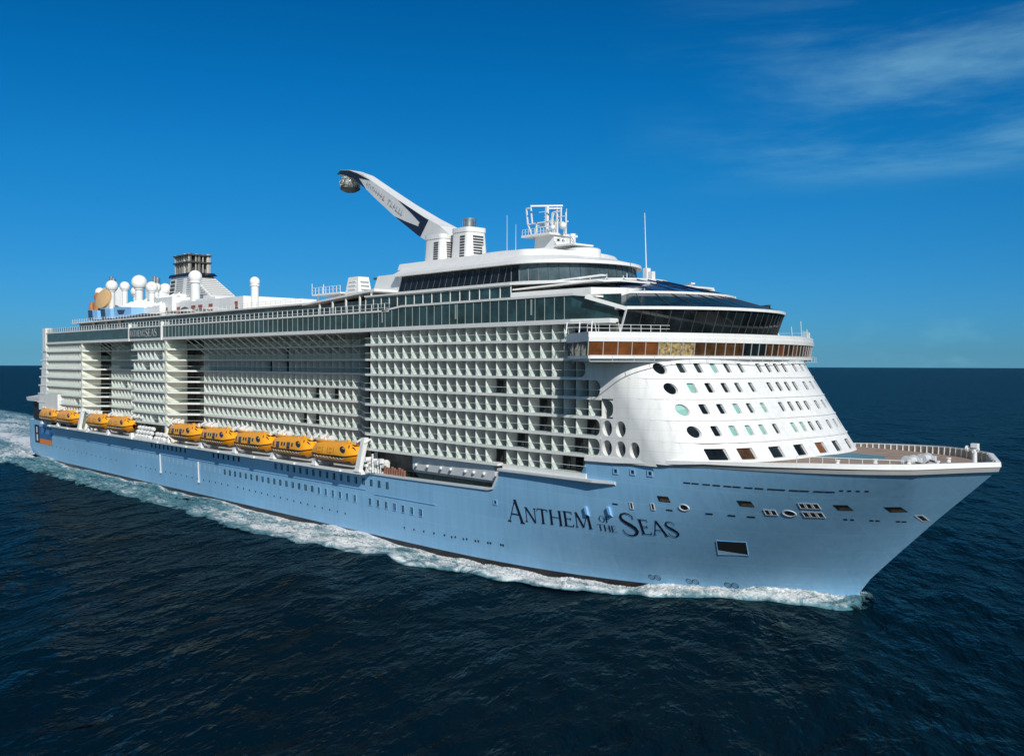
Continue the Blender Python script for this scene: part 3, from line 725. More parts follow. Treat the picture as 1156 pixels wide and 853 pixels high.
# plated side between the last balconies and the front, with the oval openings of the corner balconies
smap = lambda x, z: (x, -22.25, z)
def sside(u0, u1, v0, v1, ovals):
    us = [u0] + [(a_ + b_) / 2 for a_, b_ in zip(ovals, ovals[1:])] + [u1]
    if not ovals:
        wall.quad(smap(u0, v0), smap(u1, v0), smap(u1, v1), smap(u0, v1)); return
    for i, x in enumerate(ovals):
        e1 = us[i + 1] if i < len(ovals) - 1 else x + 1.0
        e0 = us[i] if i else max(u0, x - 1.2)
        h = ellipse(x, (v0 + v1) / 2, .92, 1.14)
        holed(wall, e0, e1, v0, v1, h, smap)
        inn = [(p[0] - .1, -20.6, p[1]) for p in h]
        wall.loft([[smap(*p) for p in h], inn], True, False)
        wins.append(('oval', i, 0, inn))
    if ovals[0] - 1.2 > u0: wall.quad(smap(u0, v0), smap(ovals[0] - 1.2, v0), smap(ovals[0] - 1.2, v1), smap(u0, v1))
    
for k in range(1, 7):
    v0, v1 = ZK[k + 1], ZK[k]
    if k == 1: v1 = 34.0
    x0 = END[k]; ov = {5: [-26.3, -23.75], 6: [-26.3, -23.75, -21.2]}.get(k, [])
    xe0, xe1 = fx(22.25, v0), fx(22.25, v1)
    if k in (5, 6):
        xm = ov[-1] + 1.0; sside(x0 + .12, xm, v0, v1, ov); wall.quad(smap(xm, v0), smap(xe0, v0), smap(xe1, v1), smap(xm, v1))
    elif xe1 > x0:
        wall.quad(smap(x0, v0), smap(xe0, v0), smap(xe1, v1), smap(x0, v1))
    # rounded outer end of the row of open balconies
    for zc_, sg in ((v1 - .2, -1), (v0 + .2, 1)):
        r_ = .95; n = 8
        arc = [(x0 + .03 - r_ + r_ * math.sin(t * math.pi / 2 / n), zc_ + sg * (r_ - r_ * math.cos(t * math.pi / 2 / n))) for t in range(n + 1)]
        wall.add([(p, -22.31, q_) for p, q_ in arc] + [(x0 + .03, -22.31, zc_)], [tuple(range(n + 2))])
    wall.quad((x0, -22.25, v0), (x0, -20.2, v0), (x0, -20.2, v1), (x0, -22.25, v1))
# port side (plain) and base
for k in range(1, 7):
    v0, v1 = ZK[k + 1], ZK[k] if k > 1 else 34.0
    wall.quad((-34, 22.25, v0), (fx(22.25, v0), 22.25, v0), (fx(22.25, v1), 22.25, v1), (-34, 22.25, v1))
wall.quad((-30.5, -22.25, 19.25), (fx(22.25, 19.25), -22.25, 19.25), (fx(22.25, ZK[7]), -22.25, ZK[7]), (-30.5, -22.25, ZK[7]))
PLATE = mat('white_plating', (0.74, 0.745, 0.725), 0.4)
def plate_nodes(m):
    N = m.node_tree.nodes; L = m.node_tree.links; b = N['Principled BSDF']
    g = N.new('ShaderNodeNewGeometry'); s_ = N.new('ShaderNodeSeparateXYZ'); L.new(g.outputs['Position'], s_.inputs[0])
    c = N.new('ShaderNodeCombineXYZ'); L.new(s_.outputs['Y'], c.inputs['X']); L.new(s_.outputs['Z'], c.inputs['Y'])
    br = N.new('ShaderNodeTexBrick'); br.inputs['Scale'].default_value = 1.0; br.inputs['Brick Width'].default_value = 5.2; br.inputs['Row Height'].default_value = 1.42; br.inputs['Mortar Size'].default_value = .035; br.inputs['Mortar Smooth'].default_value = .5
    br.inputs['Color1'].default_value = (.74, .745, .725, 1); br.inputs['Color2'].default_value = (.70, .71, .70, 1); br.inputs['Mortar'].default_value = (.60, .61, .60, 1); L.new(c.outputs[0], br.inputs['Vector'])
    vm = N.new('ShaderNodeVectorMath'); vm.operation = 'MULTIPLY'; vm.inputs[1].default_value = (1.2, 1.2, .10); L.new(g.outputs['Position'], vm.inputs[0])
    n3 = N.new('ShaderNodeTexNoise'); n3.inputs['Detail'].default_value = 5; n3.inputs['Scale'].default_value = 1; L.new(vm.outputs[0], n3.inputs['Vector'])
    d = N.new('ShaderNodeMapRange'); d.inputs[1].default_value = .45; d.inputs[2].default_value = .8; d.inputs[3].default_value = 1.0; d.inputs[4].default_value = .84; L.new(n3.outputs['Fac'], d.inputs[0])
    q = N.new('ShaderNodeVectorMath'); q.operation = 'SCALE'; L.new(br.outputs['Color'], q.inputs[0]); L.new(d.outputs[0], q.inputs['Scale']); L.new(q.outputs[0], b.inputs['Base Color'])
    nb = N.new('ShaderNodeTexNoise'); nb.inputs['Scale'].default_value = .5; L.new(g.outputs['Position'], nb.inputs['Vector'])
    bp = N.new('ShaderNodeBump'); bp.inputs['Strength'].default_value = .3; bp.inputs['Distance'].default_value = .06; L.new(nb.outputs['Fac'], bp.inputs['Height']); L.new(bp.outputs[0], b.inputs['Normal'])
plate_nodes(PLATE)
house = wall.make('front_house', ship, PLATE, auto=28)
o = seal.make('window_seal', house, GREY); o['kind'] = 'stuff'
green = {(0, 3), (1, 1), (2, 0), (2, 3), (2, 5), (3, 2), (3, 3), (3, 4), (3, 6), (3, 7)}
for kind, i, ri, ring in wins:
    b = B(); b.add(ring, [tuple(range(len(ring)))])
    if kind == 'std':
        m = GLASSG if (ri, i) in green else GLASSD if random.random() < .62 or i == 0 else GLASSW
        b.make('round_window' if i == 0 else 'front_window', house, m)
    elif kind == 'big': b.make('lounge_opening', house, (GLASSD, BLINDD, GLASSD, GLASSD, BLIND, GLASSD, GLASSD, GLASSD)[i])
    else:
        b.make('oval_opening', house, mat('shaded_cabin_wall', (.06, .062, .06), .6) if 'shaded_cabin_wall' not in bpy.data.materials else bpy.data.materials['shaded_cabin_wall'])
# thin deck lips round the front
b = B()
for z in (31.15, 28.35, 25.5, 22.6):
    n = 44; b.loft([[(fx(y, z) - .1, y, z - .07), (fx(y, z) + .16, y, z - .05), (fx(y, z) + .16, y, z + .05), (fx(y, z) - .1, y, z + .07)] for y in [-21.8 + 43.6 * i / n for i in range(n + 1)]], True, True)
b.make('deck_lip', house, WHITE)

# ------------------------------------------------------------------ bridge with wings
def bridge_outline(off=0.0, n=40):
    pts = []
    for i in range(n + 1):
        y = -28.5 + 55.4 * i / n
        pts.append((-15.6 - 8.6 * (abs(y) / 28.5) ** 2 + off, y * (1 + off / 28.5 * .6)))
    return [(-34.5, -22.0 - off * .7)] + pts + [(-34.5, 22.0 + off * .7)]
bro = B()
def band(bb, o0, z0, o1, z1, caps=True, mi=None):
    p0 = bridge_outline(o0); p1 = bridge_outline(o1)
    bb.loft([[(x, y, z0) for x, y in p0], [(x, y, z1) for x, y in p1]], True, caps, mi)
br = B(); band(br, .12, 33.85, .12, 34.28); 
bridge = br.make('bridge', ship, WHITE)
b = B(); band(b, .30, 36.22, .34, 36.85); band(b, .22, 36.85, .22, 37.55); o = b.make('bridge_roof', bridge, WHITE)
b = B(); po_ = bridge_outline(-.4); b.add([(x, y, 37.56) for x, y in po_], [tuple(range(len(po_)))]); b.make('added_dark_sheet', o, mat('added_sheet_grey_green', (.07, .10, .10), .8, var=.2))  # unseen dark sheet added so the solarium glass mirrors no white roof
b = B(); band(b, -.9, 33.45, .10, 33.85); b.make('bridge_apron', bridge, MESHGREY)
b = B(); band(b, -.5, 34.2, -.35, 36.3); b.make('bridge_interior', bridge, DARK)
b = B()
o_ = bridge_outline(.75)
for i in range(1, len(o_) - 2):
    (xa, ya), (xb, yb) = o_[i], o_[i + 1]
    if i % 2: b.bar((xa, ya, 33.5), (xa, ya, 34.35), .05)
    b.bar((xa, ya, 34.35), (xb, yb, 34.35), .05); b.bar((xa, ya, 33.5), (xb, yb, 33.5), .09)
b.make('walkway_rail', bridge, SILL)
po = bridge_outline(-.12); pt_ = bridge_outline(.16)
NP = len(po)
npane = 30
def lerp_out(o, t):   # along the front part by y
    f = t * (NP - 3) + 1; i = min(int(f), NP - 3); w = f - i
    return (o[i][0] * (1 - w) + o[i + 1][0] * w, o[i][1] * (1 - w) + o[i + 1][1] * w)
panes = [('side', k) for k in range(3)] + [('front', k) for k in range(npane)] + [('pside', k) for k in range(3)]
mull = B()
for kind, k in panes:
    if kind == 'front': a0, a1 = lerp_out(po, k / npane), lerp_out(po, (k + 1) / npane); c0, c1 = lerp_out(pt_, k / npane), lerp_out(pt_, (k + 1) / npane)
    else:
        i0, i1 = (0, 1) if kind == 'side' else (NP - 1, NP - 2)
        f = lambda o, t: (o[i0][0] * (1 - t) + o[i1][0] * t, o[i0][1] * (1 - t) + o[i1][1] * t)
        a0, a1, c0, c1 = f(po, k / 3), f(po, (k + 1) / 3), f(pt_, k / 3), f(pt_, (k + 1) / 3)
    b = B(); b.quad((*a0, 34.28), (*a1, 34.28), (*c1, 36.22), (*c0, 36.22))
    if kind == 'front': m = BLIND if k < 5 else GOLD if k in (5, 7) else BLINDD if k in (8, 9, 10, 11, 12) or k % 3 else BLIND
    else: m = GLASSD
    if kind == 'front' and k in (13, 14, 15): m = GLASSD
    if kind == 'front' and k == 6: m = GOLD
    b.make('bridge_window', bridge, m)
    mull = B(); mull.bar((*a0, 34.25), (*c0, 36.25), .13, .16); mull.make('window_mullion', bridge, GREY)
# rails and slim aerials on the wing roofs
b = B()
ol = bridge_outline(-.3)
for i in list(range(0, 9)) + list(range(NP - 9, NP - 1)):
    (xa, ya), (xb, yb) = ol[i], ol[i + 1]
    for h in (.55, 1.05): b.bar((xa, ya, 37.5 + h), (xb, yb, 37.5 + h), .045)
    b.bar((xa, ya, 37.5), (xa, ya, 38.6), .06)
for x, y, h in ((-25.5, 27.4, 3.2), (-26, 25.2, 2.2), (-24.9, 28.4, 1.8), (-25, -26, 1.2), (-24.2, -22, 1.4)):
    b.bar((x, y, 37.5), (x - .25, y, 37.5 + h), .09)
b.sides('wing_rail', bridge, WHITE)
b = B()      # little framed windbreak at the aft root of the starboard wing
for s in (-1, 1):
    for x in (-33.2, -30.6, -28.2): b.bar((x + .6, s * 24.2, 37.5), (x, s * 23.4, 39.2), .14)
    b.bar((-33.2, s * 23.4, 39.2), (-28.2, s * 23.4, 39.2), .14); b.bar((-32.9, s * 23.7, 38.4), (-27.9, s * 23.7, 38.4), .08)
b.sides('windbreak_frame', bridge, WHITE)

# ------------------------------------------------------------------ glazed solarium over the bridge
def sol(corner_x, corner_y, nose_x, aft_x, n=24):
    pts = [(aft_x, -corner_y)]
    for i in range(n + 1):
        y = -corner_y + 2 * corner_y * i / n; pts.append((nose_x - (nose_x - corner_x) * (abs(y) / corner_y) ** 2.2, y))
    return pts + [(aft_x, corner_y)]
L0 = sol(-26.6, 19.0, -17.6, -36); L1 = sol(-25.3, 19.3, -16.2, -36); L2 = sol(-30.5, 13.6, -24.6, -44); L3 = sol(-40.0, 7.5, -36.0, -46)
sb = B(); sb.loft([[(x, y, 37.5) for x, y in L0], [(x, y, 41.0) for x, y in L1]], True, True)
solar = sb.make('solarium', ship, GLASSD)
b = B(); b.loft([[(x, y, 41.4) for x, y in L1], [(x, y, 43.85) for x, y in L2]], True, True); b.make('upper_glazing', solar, glass('dark_teal_glass', (.005, .018, .021), .14, spec=.05))
b = B(); b.loft([[(x, y, 44.15) for x, y in L2], [(x, y, 46.9) for x, y in L3]], True, True); b.make('roof_glazing', solar, GLASSB)
def ringbeam(L, z, w, h, out=.25):
    bb = B(); cx_ = -40
    rr = []
    for x, y in L:
        d = Vector((x - cx_, y, 0)).normalized()
        rr.append([(x + d.x * out, y + d.y * out, z - h / 2), (x + d.x * out, y + d.y * out, z + h / 2), (x - d.x * w, y - d.y * w, z + h / 2), (x - d.x * w, y - d.y * w, z - h / 2)])
    bb.loft(rr, True, True); return bb
bm_ = ringbeam(L1, 41.2, .5, .42); bm_.make('ring_beam', solar, WHITE)
bm_ = ringbeam(L2, 44.0, .5, .36); bm_.make('ring_beam', solar, WHITE)
bm_ = ringbeam(L3, 46.95, .5, .25); bm_.make('ring_beam', solar, WHITE)
b = B()
for i in range(1, len(L0) - 1):
    b.bar((L0[i][0] + .03, L0[i][1], 37.5), (L1[i][0] + .03, L1[i][1], 41.1), .09 if i % 4 else .16, .12)
for i in range(2, len(L1) - 2, 2): b.bar((*L1[i], 41.4), (*L2[i], 43.9), .08)
b.make('glazing_bar', solar, DKSTEEL)
b = B()
for i in range(1, len(L2) - 1, 3): b.bar((L2[i][0], L2[i][1], 44.2), (L3[i][0], L3[i][1], 46.95), .1, .14)
for t in (.35, .7):
    m_ = [((p[0] * (1 - t) + q_[0] * t) + .02, p[1] * (1 - t) + q_[1] * t) for p, q_ in zip(L2, L3)]; zz = 44.15 + t * 2.75
    for p, q_ in zip(m_[1:-1], m_[2:-1]): b.bar((*p, zz + .03), (*q_, zz + .03), .08)
b.make('roof_glazing_bar', solar, NAVY)
b = B(); b.bar((-25.3, -19.5, 41.1), (-30.6, -22.3, 42.9), .3, .55); b.bar((-25.3, 19.5, 41.1), (-30.6, 22.3, 42.9), .3, .55)
b.bar((-25.2, -19.5, 41.0), (-26.7, -19.2, 37.6), .22); b.bar((-25.2, 19.5, 41.0), (-26.7, 19.2, 37.6), .22); b.sides('brace_beam', solar, WHITE)
b = B(); b.box(-38.2, -37.4, -.5, .5, 46.9, 49.0); b.box(-37.3, -36.5, -.2, .6, 46.9, 48.4); b.tube([(-37.9, 0, 48.8), (-38.3, 0, 58.2)], [.11, .05], 6); b.make('whip_aerial', ship, WHITE)
b = B()
for x, y, h in ((-44, -3, 1.3), (-45, -6, .9), (-47, -7, .8), (-49, -8, .7), (-43, 1, 1.6), (-43.3, .4, 1.2)):
    b.bar((x, y, 47.0), (x, y, 47.0 + h), .12)
b.make('roof_lamp', ship, WHITE)

# ------------------------------------------------------------------ glass bands along the pool decks
def run(bb, pts, z0, z1, s): 
    for (xa, ya), (xb, yb) in zip(pts, pts[1:]): bb.quad((xa, s * ya, z0), (xb, s * yb, z0), (xb, s * yb, z1), (xa, s * ya, z1))
b = B(); b.prism(both([(-278, 22.45), (-33.5, 22.45), (-27, 21.0)]), 39.05, 39.72); b.make('pool_deck_edge', ship, WHITE)
g = B(); mu = B(); bars = []
for s in (-1, 1):
    run(g, [(-276, 22.25), (-204, 22.25)], 39.7, 42.6, s); run(g, [(-182, 22.25), (-80, 22.25)], 39.7, 42.6, s); run(g, [(-80, 22.25), (-33.5, 22.25), (-26.5, 19.1)], 39.7, 43.3, s)
    x = -276
    while x < -33:
        if x > -180: bars.append(((x, s * 22.3, 39.7), (x, s * 22.3, 42.6 if x < -80 else 43.3), .13 if -178 < x < -118 else .07))
        x += 2.1 if x > -182 else 2.6
    for x in (-82, -60.5, -42): bars.append(((x, s * 22.34, 40.6), (x, s * 22.34, 43.0), .3))
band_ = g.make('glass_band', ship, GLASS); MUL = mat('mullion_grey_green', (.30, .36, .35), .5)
bars.sort(key=lambda q: (q[0][1] > 0, -q[0][0]))
for i, (p, q, w) in enumerate(bars):
    if i < 100: m1_ = B(); m1_.bar(p, q, w, .08); m1_.make('mullion', band_, MUL)
    else: mu.bar(p, q, w, .08)
o = mu.make('mullion', band_, MUL); o['kind'] = 'stuff'
b = B()
for s in (-1, 1):
    b.box(-277, -80, s * 20.8, s * 22.4, 42.55, 42.9); b.hexa([(-82, s * 20.4, 42.6), (-76, s * 20.4, 43.2), (-76, s * 22.4, 43.2), (-82, s * 22.4, 42.6)], [(-82, s * 20.4, 42.9), (-76, s * 20.4, 43.55), (-76, s * 22.4, 43.55), (-82, s * 22.4, 42.9)])
    b.box(-76, -33, s * 19.5, s * 22.4, 43.2, 43.56); b.hexa([(-33, s * 19.5, 43.2), (-29, s * 19.0, 42.8), (-29, s * 21.8, 42.8), (-33, s * 22.4, 43.2)], [(-33, s * 19.5, 43.56), (-29, s * 19.0, 43.1), (-29, s * 21.8, 43.1), (-33, s * 22.4, 43.56)])
b.sides('band_cap', ship, SLABM)
b = B(); b.prism(both([(-276.5, 22.0), (-80, 22.0)]), 42.3, 42.56); b.prism(both([(-80, 20.5), (-34, 20.5), (-30, 18)]), 42.9, 43.19); b.make('sun_deck', ship, TEAK)
# name panel on the aft glass block
b = B(); b.box(-204, -182, -22.55, -20.5, 39.75, 42.5); o = b.make('name_panel', ship, GLASSW)
bb = B(); mp2 = lambda x, z: (x, -22.6, z)
text_on(bb, 'ANTHEM', -203.4, -194.0, 40.2, 1.75, mp2); text_on(bb, 'OF', -193.9, -192.6, 41.2, .75, mp2); text_on(bb, 'THE', -194.0, -192.3, 40.2, .75, mp2); text_on(bb, 'SEAS', -192.2, -184.6, 40.1, 2.0, mp2)
bb.make('panel_lettering', o, WHITE)
b = B()
for x in (-204.2, -182): b.box(x, x + .5, -22.7, -20.4, 39.0, 43.8)
b.make('panel_post', ship, WHITE)
# open rail over the bands
r = B(); gl = B()
for s in (-1, 1):
    for z in (43.35, 44.15): r.bar((-277, s * 22.0, z), (-80, s * 22.0, z), .06)
    x = -277
    while x < -80: r.bar((x, s * 22.0, 42.85), (x, s * 22.0, 44.2), .11); x += 2.1
    gl.quad((-277, s * 21.95, 42.9), (-80, s * 21.95, 42.9), (-80, s * 21.95, 44.05), (-277, s * 21.95, 44.05))
o = gl.make('deck_balustrade', ship, TEALCLEAR); r.make('handrail', o, WHITE)
# diagonal struts under the overhanging pool deck
for s in (-1, 1):
    for x in [-168 + i * 3.85 for i in range(19)] + [-233 + i * 3.85 for i in range(6)]:
        b = B(); b.bar((x, s * 22.1, 39.2), (x + .6, s * 16.5, 35.0), .2); b.make('strut', ship, SLABM)
# second tier windscreen by the lounge and inner deckhouses
g = B(); mu = B()
for s in (-1, 1):
    run(g, [(-92, 19.2), (-50, 19.2)], 43.5, 45.7, s)
    for i in range(17): mu.bar((-92 + i * 2.62, s * 19.25, 43.5), (-92 + i * 2.62, s * 19.25, 45.9), .12)
    mu.bar((-92, s * 19.25, 45.75), (-50, s * 19.25, 45.75), .12)
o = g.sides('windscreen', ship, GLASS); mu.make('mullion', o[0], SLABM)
b = B(); b.prism(both([(-262, 16.5), (-92, 16.5)]), 42.56, 45.6); b.make('upper_deckhouse', ship, glass('blue_grey_panel', (.045, .085, .11), .2, .6, .5))
b = B(); b.prism(both([(-264, 18.2), (-116, 18.2)]), 45.6, 45.95); b.make('upper_deck', ship, SLABM)
r = B()
for s in (-1, 1):
    for z in (46.5, 47.0): r.bar((-264, s * 18.0, z), (-118, s * 18.0, z), .06)
    x = -264
    while x < -118: r.bar((x, s * 18.0, 45.9), (x, s * 18.0, 47.05), .09); x += 2.2
r.make('upper_rail', ship, SLABM)

# ------------------------------------------------------------------ observation lounge
def lo(inx=0.0, iny=0.0, aft=-89.5, n=28):
    hw = 13.6 - iny; pts = [(aft, -hw), (-74, -hw)]
    for i in range(n + 1):
        a_ = -math.pi / 2 + math.pi * i / n; pts.append((-56.5 + (12.2 - inx) * math.cos(a_), hw * math.sin(a_)))
    return pts + [(-74, hw), (aft, hw)]
def ll(bb, A, z0, Bq, z1, mi=None, caps=True): bb.loft([[(x, y, z0) for x, y in A], [(x, y, z1) for x, y in Bq]], True, caps, mi)
lb = B(); ll(lb, lo(.3, .3, -92), 45.9, lo(-.2, -.2, -92), 47.05); lb.prism(both([(-92, 19.6), (-50, 19.6), (-40, 16.2), (-33, 12.0)]), 45.86, 46.15) ; ll(lb, lo(1.2, 1.2, -92), 43.2, lo(1.2, 1.2, -92), 45.9)
lounge = lb.make('observation_lounge', ship, WHITE)
b = B(); ll(b, lo(.8, .8), 47.0, lo(.9, .9), 50.2); b.make('lounge_interior', lounge, DARK)
Lw0 = lo(0, 0, -89); Lw1 = lo(.45, .45, -89)
def resample(L, n):
    d = [0]
    for p, q_ in zip(L, L[1:]): d.append(d[-1] + math.dist(p, q_))
    out = []
    for i in range(n + 1):
        t = d[-1] * i / n; j = max(k for k in range(len(d)) if d[k] <= t + 1e-9); j = min(j, len(L) - 2); w = (t - d[j]) / (d[j + 1] - d[j])
        out.append((L[j][0] * (1 - w) + L[j + 1][0] * w, L[j][1] * (1 - w) + L[j + 1][1] * w))
    return out
nl = 58; A0 = resample(Lw0, nl); A1 = resample(Lw1, nl)
mu = B()
for i in range(nl):
    sx0 = .8 if A0[i][0] < -58 and A0[i][1] < 0 else 0; sx1 = .8 if A0[i + 1][0] < -58 and A0[i + 1][1] < 0 else 0
    b = B(); b.quad((*A0[i], 47.05), (*A0[i + 1], 47.05), (A1[i + 1][0] + sx1, A1[i + 1][1], 50.0), (A1[i][0] + sx0, A1[i][1], 50.0))
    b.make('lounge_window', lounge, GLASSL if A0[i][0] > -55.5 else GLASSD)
    mu = B(); mu.bar((A0[i][0], A0[i][1] * 1.002, 47.05), (A1[i][0] + sx0, A1[i][1] * 1.003, 50.0), .14, .12); mu.make('mullion', lounge, DKSTEEL)
b = B(); ll(b, lo(-.7, -.7, -90), 50.0, lo(-.6, -.6, -90), 50.55); ll(b, lo(-.45, -.45, -90), 50.55, lo(4.0, 1.4, -90), 51.6); ll(b, lo(5.0, 1.5, -91.5), 51.55, lo(6.5, 2.0, -91.5), 52.75)
b.make('lounge_roof', lounge, WHITE, auto=30)
b = B(); b.hexa([(-101, -13.2, 43), (-89, -13.2, 43), (-89, 13.2, 43), (-101, 13.2, 43)], [(-97.2, -12.9, 50.7), (-89.0, -12.9, 50.7), (-89.0, 12.9, 50.7), (-97.2, 12.9, 50.7)]); b.make('lounge_aft_wall', lounge, WHITE)
b = B(); b.lathe([(9.5, 52.7), (8.0, 53.5), (5.0, 54.0), (0.1, 54.2)], -68, 0, 28); b.make('roof_dome', lounge, WHITE, auto=30)
# white sweeping canopies between the lounge and the solarium
b = B()
for s in (-1, 1):
    for x0, y0, x1, y1, z0, z1, w in ((-50, 19.0, -35, 15.0, 45.0, 45.9, 1.5), (-46, 16.5, -37, 12, 46.0, 47.0, 1.1), (-52, 17.5, -40, 14, 45.7, 46.6, 1.0)):
        b.hexa([(x0, s * y0, z0), (x1, s * y1, z1), (x1, s * (y1 - w), z1), (x0, s * (y0 - w), z0)], [(x0, s * y0, z0 + .22), (x1, s * y1, z1 + .22), (x1, s * (y1 - w), z1 + .22), (x0, s * (y0 - w), z0 + .22)])
b.sides('canopy_fin', ship, WHITE)
b = B(); b.prism(both([(-50, 19.4), (-33, 18.6), (-30, 14)]), 43.2, 44.6); b.make('canopy_base', ship, WHITE)

# radar mast on the lounge roof
mb = B(); mb.loft([[(-64.3, -2.6, 52.4), (-55.6, -2.6, 52.4), (-55.6, 2.6, 52.4), (-64.3, 2.6, 52.4)], [(-62.6, -2.2, 54.2), (-57.3, -2.2, 54.2), (-57.3, 2.2, 54.2), (-62.6, 2.2, 54.2)], [(-62.4, -2.1, 56.2), (-57.6, -2.1, 56.2), (-57.6, 2.1, 56.2), (-62.4, 2.1, 56.2)]], True, True)
mb.box(-64.6, -57.2, -3.6, 3.6, 56.2, 56.6)
mast = mb.make('radar_mast', ship, WHITE)
b = B()
P0 = 56.6
for (x, y) in ((-63.5, -1), (-60.7, -1), (-58.6, -1), (-63.5, 1.5), (-60.7, 1.5), (-58.6, 1.5)): b.bar((x, y, P0), (x + .3, y, P0 + 2.5), .22)
b.bar((-65.5, -1, P0 + 2.4), (-57.6, -1, P0 + 2.4), .22); b.bar((-65.5, 1.5, P0 + 2.4), (-57.6, 1.5, P0 + 2.4), .22)
for x in (-65.6, -64.4): b.bar((x, -1, P0 + 2.4), (x - .4, -1, P0 + 5.4), .22)
b.bar((-66, -1, P0 + 5.4), (-64.8, -1, P0 + 5.4), .22); b.bar((-64.4, -1, P0), (-65.6, -1, P0 + 2.5), .2)
b.bar((-61.6, 0, P0), (-61.5, 0, P0 + 5.4), .5); b.bar((-60.5, .3, P0), (-60.4, .3, P0 + 4.2), .3); b.bar((-59.2, .3, P0), (-59.2, .3, P0 + 4.4), .3)
b.bar((-60.4, .3, P0 + 4.2), (-58.2, .3, P0 + 4.2), .25); b.bar((-58.2, .3, P0 + 1.4), (-58.2, .3, P0 + 4.9), .22)
b.bar((-57.9, -2.6, P0 + 1.6), (-57.2, -2.6, P0 + 3.4), .3)
for x in (-63.5, -60.7): 
    for z in (.8, 1.6): b.bar((x, -1, P0 + z), (x + 2.6, -1, P0 + z), .08)
for k in range(7): b.bar((-61.9, -.35, P0 + .5 + k * .6), (-61.9, .35, P0 + .5 + k * .6), .06)
b.bar((-62.6, -1, P0 + 4.3), (-60.6, -1, P0 + 4.3), .12); b.bar((-59.2, .3, P0 + 3.2), (-57.0, .3, P0 + 3.2), .14); b.bar((-57.0, .3, P0), (-57.0, .3, P0 + 3.9), .14)
for x, h in ((-64.2, 2.1), (-62.8, 3.6), (-59.8, 5.2), (-57.4, 4.6)): b.bar((x, .9, P0), (x, .9, P0 + h), .09)
for x in np.arange(-64.4, -57.2, .8): b.bar((x, -3.5, P0), (x, -3.5, P0 + 1.0), .06)
b.bar((-64.4, -3.5, P0 + 1.0), (-57.3, -3.5, P0 + 1.0), .07); b.bar((-64.4, -3.5, P0 + .55), (-57.3, -3.5, P0 + .55), .05)
b.make('mast_frame', mast, WHITE)
b = B(); b.bar((-63.8, -2.0, P0 + 5.5), (-59.4, 2.0, P0 + 5.5), .3, .28); b.make('radar_scanner', mast, WHITE)
b = B(); b.bar((-60.4, -.8, P0 + 4.8), (-58.6, 1.0, P0 + 4.8), .24, .22); b.make('radar_scanner', mast, WHITE)
for x, y, z, r_ in ((-57.6, -2.4, 57.5, .5), (-56.2, -1.2, 57.8, .68)):
    b = B(); b.lathe([(.05, z - r_)] + [(r_ * math.sin(t), z - r_ * math.cos(t)) for t in np.linspace(.3, 2.9, 9)] + [(.05, z + r_)], x, y, 16); b.make('satellite_dome', mast, WHITE, smooth=True)
for dy in (-.9, .35):
    b = B(); b.lathe([(.32, 0), (.32, .06)], 0, 0, 14); o = b.make('mast_port', mast, DARK); o.matrix_local = Matrix.Translation((-57.5, dy - .2, 55.3)) @ Matrix.Rotation(math.pi / 2, 4, 'Y')
b = B(); b.box(-57, -52.2, -2.5, 2.5, 54.0, 54.3)
for x in np.arange(-56.6, -52, .9): b.bar((x, -2.4, 54.3), (x, -2.4, 55.4), .09)
b.bar((-57, -2.4, 55.4), (-52.3, -2.4, 55.4), .09); b.bar((-57, -2.4, 54.9), (-52.3, -2.4, 54.9), .06); b.tube([(-53.2, -1.8, 54.3), (-53.2, -1.8, 56.0)], .55, 10)
b.make('mast_platform', mast, WHITE)
b = B(); b.lathe([(3.1, 51.5), (3.0, 53.2), (2.7, 53.4)], -52.2, 0, 24); b.make('roof_drum', lounge, WHITE, auto=40)
b = B()
for x, h in ((-72.5, 8), (-70, 6)): b.tube([(x, 0, 53.6), (x, 0, 53.6 + h)], [.06, .03], 5)
b.bar((-77.3, -2, 53), (-77.3, -2, 56), .22); b.make('roof_aerial', lounge, WHITE)

# exhaust stacks beside the arm
def stack(x0, x1, y0, y1, z0, z1, pipe=None):
    r_ = 1.1
    def rr(dx, n=5):
        pts = []
        for cx_, cy_, a0 in ((x1 - r_ - dx, y0 + r_ + dx, -90), (x1 - r_ - dx, y1 - r_ - dx, 0), (x0 + r_ + dx, y1 - r_ - dx, 90), (x0 + r_ + dx, y0 + r_ + dx, 180)):
            for i in range(n + 1): a_ = math.radians(a0 + 90 * i / n); pts.append((cx_ + r_ * math.cos(a_), cy_ + r_ * math.sin(a_)))
        return pts
    bb = B(); ll(bb, rr(-.35), z0, rr(0), z1 - .9); ll(bb, rr(-.12), z1 - .9, rr(-.12), z1)
    st_ = bb.make('exhaust_stack', ship, WHITE, auto=35)
    g_ = B()
    n = 9
    for i in range(n):
        z = z0 + 1.2 + (z1 - z0 - 2.6) * i / n; h = (z1 - z0 - 2.6) / n * .55
        sh = .35 * (1 - (z - z0) / (z1 - z0)) + .03
        g_.box(x1 - .1 + sh - .06, x1 + sh + .03, y0 + 1.1, y1 - 1.1, z, z + h)
        g_.box(x1 - 2.4, x1 - 1.0, y0 - sh - .03, y0 - sh + .2, z, z + h)
    g_.make('louvre', st_, DKSTEEL)
    if pipe:
        p2 = B(); p2.lathe([(pipe[2], z1 - .2), (pipe[2], z1 + 2.1), (pipe[2] - .2, z1 + 2.15)], pipe[0], pipe[1], 16); p2.lathe([(pipe[2] * .7, z1 - .2), (pipe[2] * .7, z1 + 1.6)], pipe[0] + 1.3, pipe[1] - 1.2, 14); p2.make('exhaust_pipe', st_, STEEL, auto=40)
    return st_
stack(-91.4, -85.6, -5.6, -1.0, 52.2, 58.9); stack(-84.2, -78.8, -4.4, .4, 52.2, 59.7, (-82.0, -1.5, 1.35))

